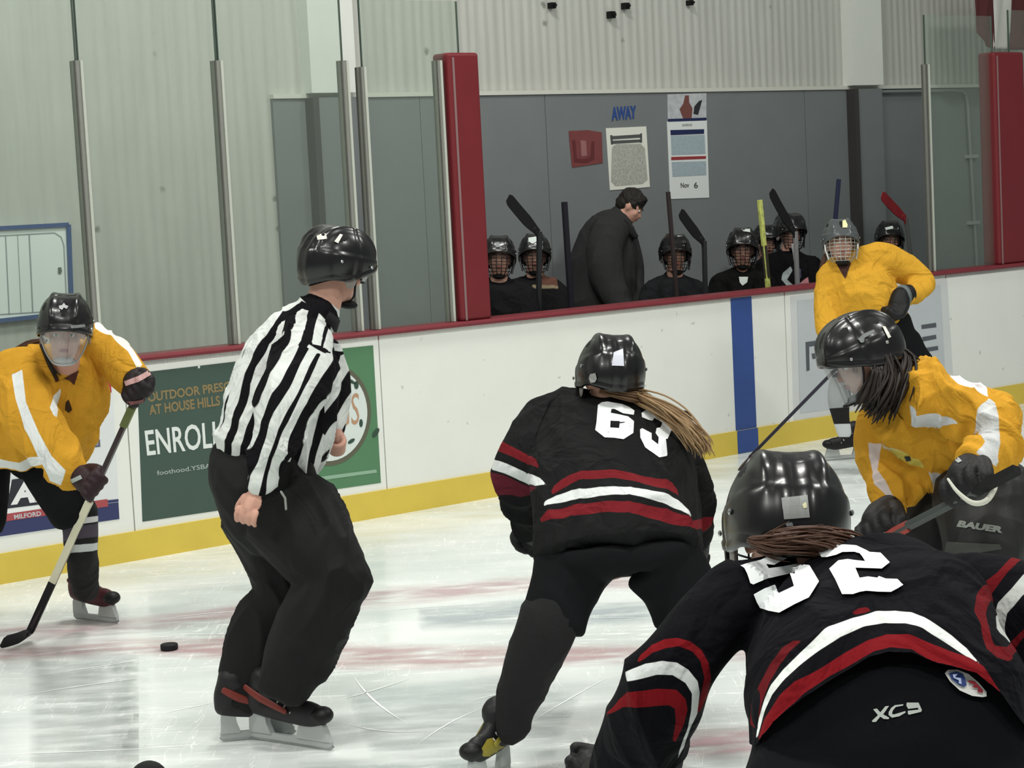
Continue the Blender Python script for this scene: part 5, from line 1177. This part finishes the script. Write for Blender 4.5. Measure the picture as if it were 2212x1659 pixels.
decal('number_five', v, ff, j52, NUM, p52, h=9, off=.010)
v, ff = poly2d(n5([(990, 200), (1070, 150), (1180, 110), (1300, 100), (1440, 112), (1530, 155), (1600, 190), (1730, 200), (1840, 315), (1745, 390), (1430, 380), (1480, 500), (1580, 485), (1690, 500), (1710, 480), (1790, 510), (1930, 515), (2000, 580), (1930, 625), (1850, 668), (1700, 665), (1560, 655), (1480, 668), (1400, 695), (1270, 695), (1190, 520), (1120, 390), (1230, 290), (1340, 275), (1440, 290), (1548, 302), (1510, 240), (1480, 205), (1420, 190), (1280, 190), (1200, 225), (1090, 250), (1030, 252)]))
decal('number_two', v, ff, j52, NUM, p52, h=9, off=.008)
xl = mat('print_pale_grey', (168, 174, 168), .5); cx = lambda pts: T_(6.284, 1860, 1440, pts)
for nm, pl_ in (('x_letter', [(165, 580), (215, 570), (262, 622), (330, 540), (380, 535), (300, 650), (385, 695), (370, 715), (310, 712), (262, 680), (205, 750), (155, 755), (150, 735), (230, 660)]), ('c_letter', [(575, 512), (570, 530), (470, 550), (430, 600), (420, 645), (450, 650), (600, 605), (605, 625), (520, 675), (420, 695), (375, 660), (375, 620), (410, 560), (460, 525)]), ('nine_digit', [(620, 490), (780, 490), (825, 590), (815, 615), (650, 655), (635, 640), (635, 600), (780, 585), (770, 560), (640, 575), (615, 530)])):
    decal(nm, *poly2d(cx(pl_)), pn, xl, p52, h=6)
cp = cx([(1130, 100), (1170, 55), (1300, 50), (1450, 110), (1580, 220), (1690, 350), (1690, 410), (1640, 420), (1500, 405), (1330, 330), (1200, 210)])
cin = cx([(1180, 110), (1200, 90), (1300, 85), (1380, 110), (1400, 180), (1390, 280), (1450, 330), (1600, 370), (1640, 350), (1640, 385), (1500, 378), (1330, 300), (1220, 190)])
decal('league_patch', *poly2d(cp), bvh_of(pn), mat('patch_white', (220, 220, 216), .6), p52, h=6, off=.010)
decal('patch_blue', *poly2d(cx([(1180, 105), (1290, 80), (1370, 110), (1400, 170), (1420, 260), (1380, 290), (1300, 250), (1215, 180)])), bvh_of(pn), mat('patch_blue', (44, 64, 120), .6), p52, h=6, off=.014)
decal('patch_red', *poly2d(cx([(1440, 190), (1530, 210), (1640, 330), (1630, 365), (1560, 355), (1570, 300), (1480, 290), (1530, 255), (1450, 230)])), bvh_of(pn), mat('patch_red', (140, 44, 54), .6), p52, h=6, off=.014)
decal('patch_line', *poly2d(cx([(1230, 120), (1300, 110), (1260, 160), (1340, 170), (1350, 250), (1310, 240), (1310, 200), (1240, 165)])), bvh_of(pn), mat('patch_pale_blue', (170, 182, 214), .6), p52, h=6, off=.017)
hm = helmet(p52, hc, M, s=1.06)
cage(hm, hc, M, s=1.06, m=WIREB); face_bits(p52, hd, M)
decal('helmet_sticker', *poly2d([(1689, 1076), (1744, 1070), (1749, 1118), (1694, 1122)]), hm, mat('sticker_silver', (150, 152, 150), .35, noise=.4, nscale=40), hm, h=6)
decal('sticker_shield', *poly2d([(1733, 1090), (1741, 1085), (1743, 1097), (1736, 1099)]), hm, mat('sticker_cream', (222, 218, 176), .4), hm, h=4, off=.005)
decal('back_logo', *poly2d([(1696, 1130), (1710, 1128), (1713, 1136), (1700, 1137)]), hm, mat('logo_silver_dim', (120, 124, 124), .4), hm, h=4)
HG = [[f.p(1625, 1168, .17), f.p(1680, 1176, .12), f.p(1740, 1170, .11), f.p(1790, 1168, .11)], [f.p(1635, 1176, .16), f.p(1665, 1180, .13), f.p(1700, 1174, .12)], [f.p(1670, 1158, .14), f.p(1730, 1160, .11), f.p(1790, 1170, .11), f.p(1850, 1188, .13)], [f.p(1720, 1162, .12), f.p(1780, 1166, .10), f.p(1835, 1182, .11), f.p(1880, 1202, .13)]]
hair(p52, HG, 420, .010, .0018, HAIR_BR, 21); hair(p52, [[f.p(1790, 1150, .18), f.p(1822, 1170, .13), f.p(1852, 1190, .12), f.p(1885, 1206, .13)]], 110, .010, .0016, mat('hair_auburn', (96, 50, 34), .5, noise=.5, nscale=60), 22)
glove(p52, f.p(1382, 1605, .25), W1, K1, camvec((.3, .9, .1)), -1, s=.95, vox=.0045)
glove(p52, f.p(2300, 1580, .18), W2, K2, ax, 1, s=1.0)
g5 = mat('elbow_grey', (112, 120, 114), .7, noise=.8, nscale=60, dark=.5)
fuse('elbow_pad', [f.t([(2140, 1470, .02, 26), (2168, 1480, .0, 30), (2176, 1500, .0, 20)], .7)], g5, p52, voxel=.006, fold=(.006, 14, 5))
mk('pad_tab', *f.t([(2118, 1462, -.06, 9), (2134, 1482, -.06, 11), (2150, 1498, -.05, 6)], .4), WHITEP, p52)
for (x, y) in ((1600, 2700), (2260, 2700)):
    q = P(x, 2600, 3.9); q[2] = 0; skate(p52, q, q+np.array([-.04, .27, 0]), (0, 0, 1), None, SB, None, s=1.05)

# ================================================================== people on the bench
def zline(p0, p1, b, z):
    a = PL(*p0, b); c = PL(*p1, b); t = (z-a[2])/(c[2]-a[2]); return a+(c-a)*t
def bench_player(hx, hy, b, label, face=(0, 0, 1), top=(0, 1, 0), sc=1.0, lean=0, jc=(24, 24, 26), cg='cage', stand=False, lay=None, lcol=None, group='players on the bench', hcol=None, tilt=0):
    d = dpl(hx, hy, b); f = Fig(d); k = 340*d/4500*0+4500/d/340.0
    X = lambda dx, dy, dd, r: (hx+dx*k, hy+dy*k, dd, r*k)
    M = frame(face, top); hc = f.p(hx, hy); hd = hc-M[:, 2]*.012
    to = [X(lean*.2, 62, .02, 26), X(lean*.4, 84, .0, 54), X(lean*.7, 120, 0, 64), X(lean, 175, 0, 62), X(lean, 230, 0, 60), X(lean, 270, 0, 58)]
    s1 = [X(-52+lean*.3, 92, 0, 26), X(0+lean*.3, 82, 0, 28), X(52+lean*.3, 92, 0, 26)]
    al = [X(-56+lean*.3, 96, 0, 28), X(-66+lean*.5, 140, -.05, 25), X(-56+lean*.7, 185, -.12, 21), X(-20+lean*.8, 196, -.25, 17)]
    ar = [X(56+lean*.3, 96, 0, 28), X(66+lean*.5, 140, -.05, 25), X(56+lean*.7, 185, -.12, 21), X(20+lean*.8, 196, -.25, 17)]
    hpv = f.p(hx+lean*k, hy+262*k); pz = hpv[2]; legs = []
    sdir = unit(np.cross(Z, B))
    for sg in (-1, 1):
        h0 = hpv+sdir*sg*.09
        if stand or pz > .75: legs.append(tube([h0, h0+sdir*sg*.02-Z*(pz*.48)-B*.05, np.array([h0[0], h0[1], .11])+sdir*sg*.04], [.10, .075, .05], k=1, seg=14))
        else: legs.append(tube([h0, h0-B*.22+Z*(.47-pz)*.9+sdir*sg*.04, np.array([h0[0], h0[1], 0])-B*.25+Z*.12+sdir*sg*.05], [.10, .078, .05], k=1, seg=14))
    W1 = f.p(*al[-1][:2], al[-1][2]); W2 = f.p(*ar[-1][:2], ar[-1][2]); K1 = W1+sdir*.0+unit(W2-W1)*.07; K2 = W2+unit(W1-W2)*.07
    body = BS(f, [to])+BS(f, [s1, al, ar], .50)+[(v, q) for v, q in legs]+head_prims(hd, M, sc)+[tube([f.p(*to[1][:2]), f.p(hx, hy+48*k), hd-M[:, 2]*.05], [.07, .06, .058], seg=12)]+hand_prims(W1, K1, Z, 1)+hand_prims(W2, K2, Z, -1)
    fb = np.array([hpv[0], hpv[1], 0.0])
    o = f.body(fb, body, label, voxel=.013, group=group)
    jm = jersey_mat('bench_jersey_%d_%d' % (hx, hy), jc, lcol or [])
    fuse('jersey', [f.t(to, .62), f.t(s1, .8), f.t(al, .85), f.t(ar, .85)], jm, o, voxel=.011, it=2, layers=lay, fold=(.012, 6, hx % 17))
    fuse('hockey_pants', legs, pm63, o, voxel=.014, it=2, fold=(.03, 3, 1))
    hm = helmet(o, hc, M, s=sc, col=hcol)
    (cage(hm, hc, M, sc, WIREB, .0026) if cg == 'cage' else visor(hm, hc, M, sc)); face_bits(o, hd, M, sc)
    for W_1, K_1, sg in ((W1, K1, 1), (W2, K2, -1)): glove(o, W_1-Z*.0+sdir*(-sg)*.1, W_1, K_1, Z, sg, s=.95, vox=.008)
    for sg in (-1, 1):
        ft = np.array([legs[0][0][-1][0], 0, 0])
        e0 = np.array(fb)+sdir*sg*(.13)-(B*.25 if not (stand or pz > .75) else B*0); q0 = e0+B*.10; q1 = e0-B*.16; skate(o, q0, q1, (0, 0, 1), None, SB, None, s=.95)
    return o, hm, f
wtl = mat('logo_white', (216, 220, 218), .5)
def mark(hm, pts, m=None): decal('helmet_logo', *poly2d(pts), hm, m or wtl, hm, h=5)
o, hm, _ = bench_player(1078, 550, .70, 'seated black clad player half hidden by the middle red padded post')
mark(hm, [(1070, 524), (1079, 523), (1080, 534), (1071, 535)], mat('logo_silver_dim', (120, 124, 124), .4))
lay = [('a_tan', [(1160, 580), (1185, 582), (1202, 602), (1206, 622), (1188, 618), (1165, 618), (1172, 600)]), ('b_line', [(1150, 616), (1206, 618), (1206, 624), (1150, 624)])]
o, hm, _ = bench_player(1155, 545, 1.0, 'seated black clad player with white mark on helmet, left of the coach', lay=lay, lcol=[('a_tan', (96, 66, 56)), ('b_line', (126, 114, 92))])
mark(hm, [(1141, 514), (1162, 511), (1164, 520), (1150, 527), (1142, 522)])
o, hm, _ = bench_player(1458, 543, .75, 'seated player in a dark top right of the coach, beneath the schedule poster', face=(.12, -.05, 1), jc=(30, 31, 33))
mark(hm, [(1461, 503), (1478, 500), (1480, 509), (1464, 512)])
o, hm, _ = bench_player(1654, 519, 1.4, 'second row player seen behind the white patched helmet, beside the neon stick', face=(.2, 0, 1), sc=.96, jc=(30, 28, 28))
o, hm, _ = bench_player(1604, 531, .75, 'seated black clad player with a large white patch on top of the helmet', face=(-.1, -.05, 1), sc=1.06, jc=(18, 18, 18))
mark(hm, [(1600, 494), (1610, 484), (1628, 481), (1633, 490), (1622, 502), (1606, 500)])
bj = [x for x in o.children if x.name.startswith('jersey')][0]
decal('chest_mark', *poly2d([(1596, 598), (1616, 598), (1614, 610), (1604, 617), (1598, 610)]), bj, wtl, o, h=5)
lay = [('a_grey', [(1690, 590), (1708, 575), (1712, 584), (1700, 604), (1716, 618), (1704, 622), (1688, 604)]), ('b_slate', [(1716, 580), (1730, 580), (1732, 600), (1718, 604)]), ('c_pink', [(1728, 612), (1744, 598), (1748, 614), (1730, 622)])]
o, hm, _ = bench_player(1705, 496, .85, 'black clad player with grey marks on the jersey, right of the neon stick', face=(.45, -.1, .9), lay=lay, lcol=[('a_grey', (150, 160, 160)), ('b_slate', (74, 72, 92)), ('c_pink', (186, 128, 134))], stand=True, jc=(16, 15, 17))
mk('neck_strap', *tube([PL(1712, 528, .72), PL(1716, 548, .70), PL(1718, 562, .70)], [.012, .012, .014], k=.4, seg=8), mat('strap_grey', (150, 150, 152), .5), o)
o, hm, _ = bench_player(1921, 512, .75, 'seated player whose helmet shows over the standing yellow player\'s shoulder', jc=(26, 26, 28))
mark(hm, [(1912, 492), (1928, 488), (1930, 494), (1914, 497)])

# coach
bC = 1.25; d = dpl(1367, 447, bC); f = Fig(d); k = 4500/d/325
M = frame((.82, -.50, .12), (.50, .84, .05)); hd = f.p(1364, 442)
to = [(1340, 470, 0, 28), (1322, 492, 0, 52), (1308, 535, 0, 68), (1300, 590, 0, 74), (1300, 660, 0, 74), (1304, 740, 0, 74)]
an = [(1318, 500, -.12, 40), (1306, 560, -.2, 38), (1318, 620, -.24, 32), (1348, 668, -.30, 24)]
af = [(1345, 505, .15, 30), (1362, 560, .15, 28), (1368, 625, .05, 24), (1376, 668, -.05, 20)]
hip = f.p(1304, 745); legs = [tube([hip+D*s_*.08, hip+D*s_*.09-Z*.35, np.array([*(hip+D*s_*.10)[:2], .06])], [.11, .085, .06], k=1, seg=14) for s_ in (-1, 1)]
Wc = f.p(1350, 672, -.30); Kc = f.p(1374, 690, -.34); Wd = f.p(1376, 668, -.05); Kd = f.p(1392, 660, -.12)
body = BS(f, [to])+BS(f, [an, af], .50)+legs+head_prims(hd, M)+[tube([f.p(1332, 480), f.p(1346, 462), hd-M[:, 2]*.05], [.07, .06, .058], seg=12)]+hand_prims(Wc, Kc, camvec((.2, .3, .9)), 1)+hand_prims(Wd, Kd, camvec((.2, .3, .9)), 1)
co = f.body(np.array([hip[0], hip[1], 0.0]), body, 'person in a dark overcoat with short dark hair, looking down to the right', voxel=.011)
cm = mat('coat_dark', (40, 41, 41), .85, noise=.3, nscale=20, bump=.2, bscale=90)
fuse('coat', [f.t(to, .68), f.t(an, .85), f.t(af, .85), tube([f.p(1320, 470, .0), f.p(1340, 478, -.05), f.p(1368, 508, -.08)], [.055, .06, .035], k=.8)], cm, co, voxel=.009, it=2, fold=(.010, 5, 8))
mk('collar', *tube([f.p(1322, 456, -.02), f.p(1345, 482, -.10), f.p(1374, 512, -.12)], [.03, .035, .02], k=.5, seg=10), mat('coat_collar', (24, 24, 25), .9), co, smooth=True)
fuse('trousers', legs, mat('coach_trousers', (30, 30, 32), .85), co, voxel=.014, it=2)
face_bits(co, hd, M)
hp_ = [ell(hd+M@np.array([0, -.012, .030]), M[:, 0]*.084, M[:, 1]*.100, M[:, 2]*.092, 22, 14), ell(hd+M@np.array([0, -.055, -.02]), M[:, 0]*.076, M[:, 1]*.058, M[:, 2]*.07, 18, 12), ell(hd+M@np.array([0, .050, .078]), M[:, 0]*.055, M[:, 1]*.034, M[:, 2]*.022, 14, 10)]
fuse('hair', hp_, mat('hair_short_dark', (34, 29, 26), .6, noise=.6, nscale=70, bump=.8, bscale=90), co, voxel=.006, it=2, fold=(.006, 30, 3))
for s_ in (-1, 1):
    c0 = np.array([*(hip+D*s_*.10)[:2], .045]); mk('shoe', *tube([c0-D*.05, c0+D*.06, c0+D*.16], [.045, .045, .035], k=.8, seg=14), mat('shoe_black', (16, 16, 17), .4), co, smooth=True)

# sticks on the bench
def bench_stick(label, p0, p1, b, toe=None, sm=None, bm=None, butt_up=False, w=.017):
    if butt_up:
        top = PL(*p0, b); hl = zline(p0, p1, b, .06); tz = hl+D*.22-Z*.02
        return stick(label, top, hl, tz, sm, bm or BLK, grip=None, w=w)
    hl = PL(*p0, b); butt = zline(p0, p1, b, max(.02, hl[2]-1.45)); return stick(label, butt, hl, PL(*toe, b-.02), sm, bm or BLK, w=w, bw_=.040, curve=.03)
BB = .52
bench_stick('upright hockey stick with black curved blade nearest the middle red padded post', (1165, 500), (1164, 640), BB, toe=(1092, 424), sm=GRY)
bench_stick('hockey stick butt end wrapped in black tape standing just left of the coach', (1219, 436), (1229, 590), BB, sm=mat('tape_navy_black', (22, 20, 30), .8), butt_up=True, w=.019)
bench_stick('dark taped stick butt standing at the lower left corner of the schedule poster', (1443, 414), (1462, 640), BB-.05, sm=mat('shaft_brown_black', (46, 38, 38), .6), butt_up=True, w=.015)
bench_stick('hockey stick with black blade pointing up below the schedule poster', (1521, 520), (1524, 640), BB, toe=(1464, 455), sm=GRY)
ns = bench_stick('neon yellow and black hockey stick beside the white patched helmet', (1641, 432), (1661, 640), BB-.05, sm=mat('neon_yellow', (206, 214, 118), .5, noise=1.0, nscale=25, dark=.45), butt_up=True, w=.018)
n0 = PL(1641, 432, BB-.05); n1 = zline((1641, 432), (1661, 640), BB-.05, .06); a_ = n0+(n1-n0)*.20; c_2 = n0+(n1-n0)*.34; sleeve_on(ns, a_, c_2, .021, mat('shaft_dark_olive', (44, 42, 30), .5), 'dark_section')
bench_stick('hockey stick with thick black blade right of the neon stick', (1718, 500), (1722, 600), BB, toe=(1660, 410), sm=mat('shaft_grey', (128, 128, 130), .4))
bench_stick('dark blue stick butt rising above the grey helmet of the standing yellow player', (1812, 387), (1804, 480), BB, sm=mat('tape_navy', (32, 38, 62), .7), butt_up=True, w=.016)
bench_stick('hockey stick with a dark red blade raised at the right end of the bench', (1957, 470), (1968, 560), BB, toe=(1899, 418), sm=mat('shaft_grey_dark', (84, 86, 86), .4), bm=mat('blade_red', (124, 28, 36), .5))
# upright stick whose black knob shows at the bottom edge
kb = P(321, 1678, 2.6); kz = np.array([kb[0], kb[1], 0.0])
ks = stick('black rounded stick knob poking up at the bottom edge left of the referee skates', kb+Z*.01, kz+Z*.05, kz+D*.22+Z*.03, GRY, BLK)
mk('taped_knob', *ell(kb-Z*.004, RT*.0245, FW*.0245, UP*.024, 24, 16), mat('tape_black', (13, 13, 14), .85), ks, smooth=True)
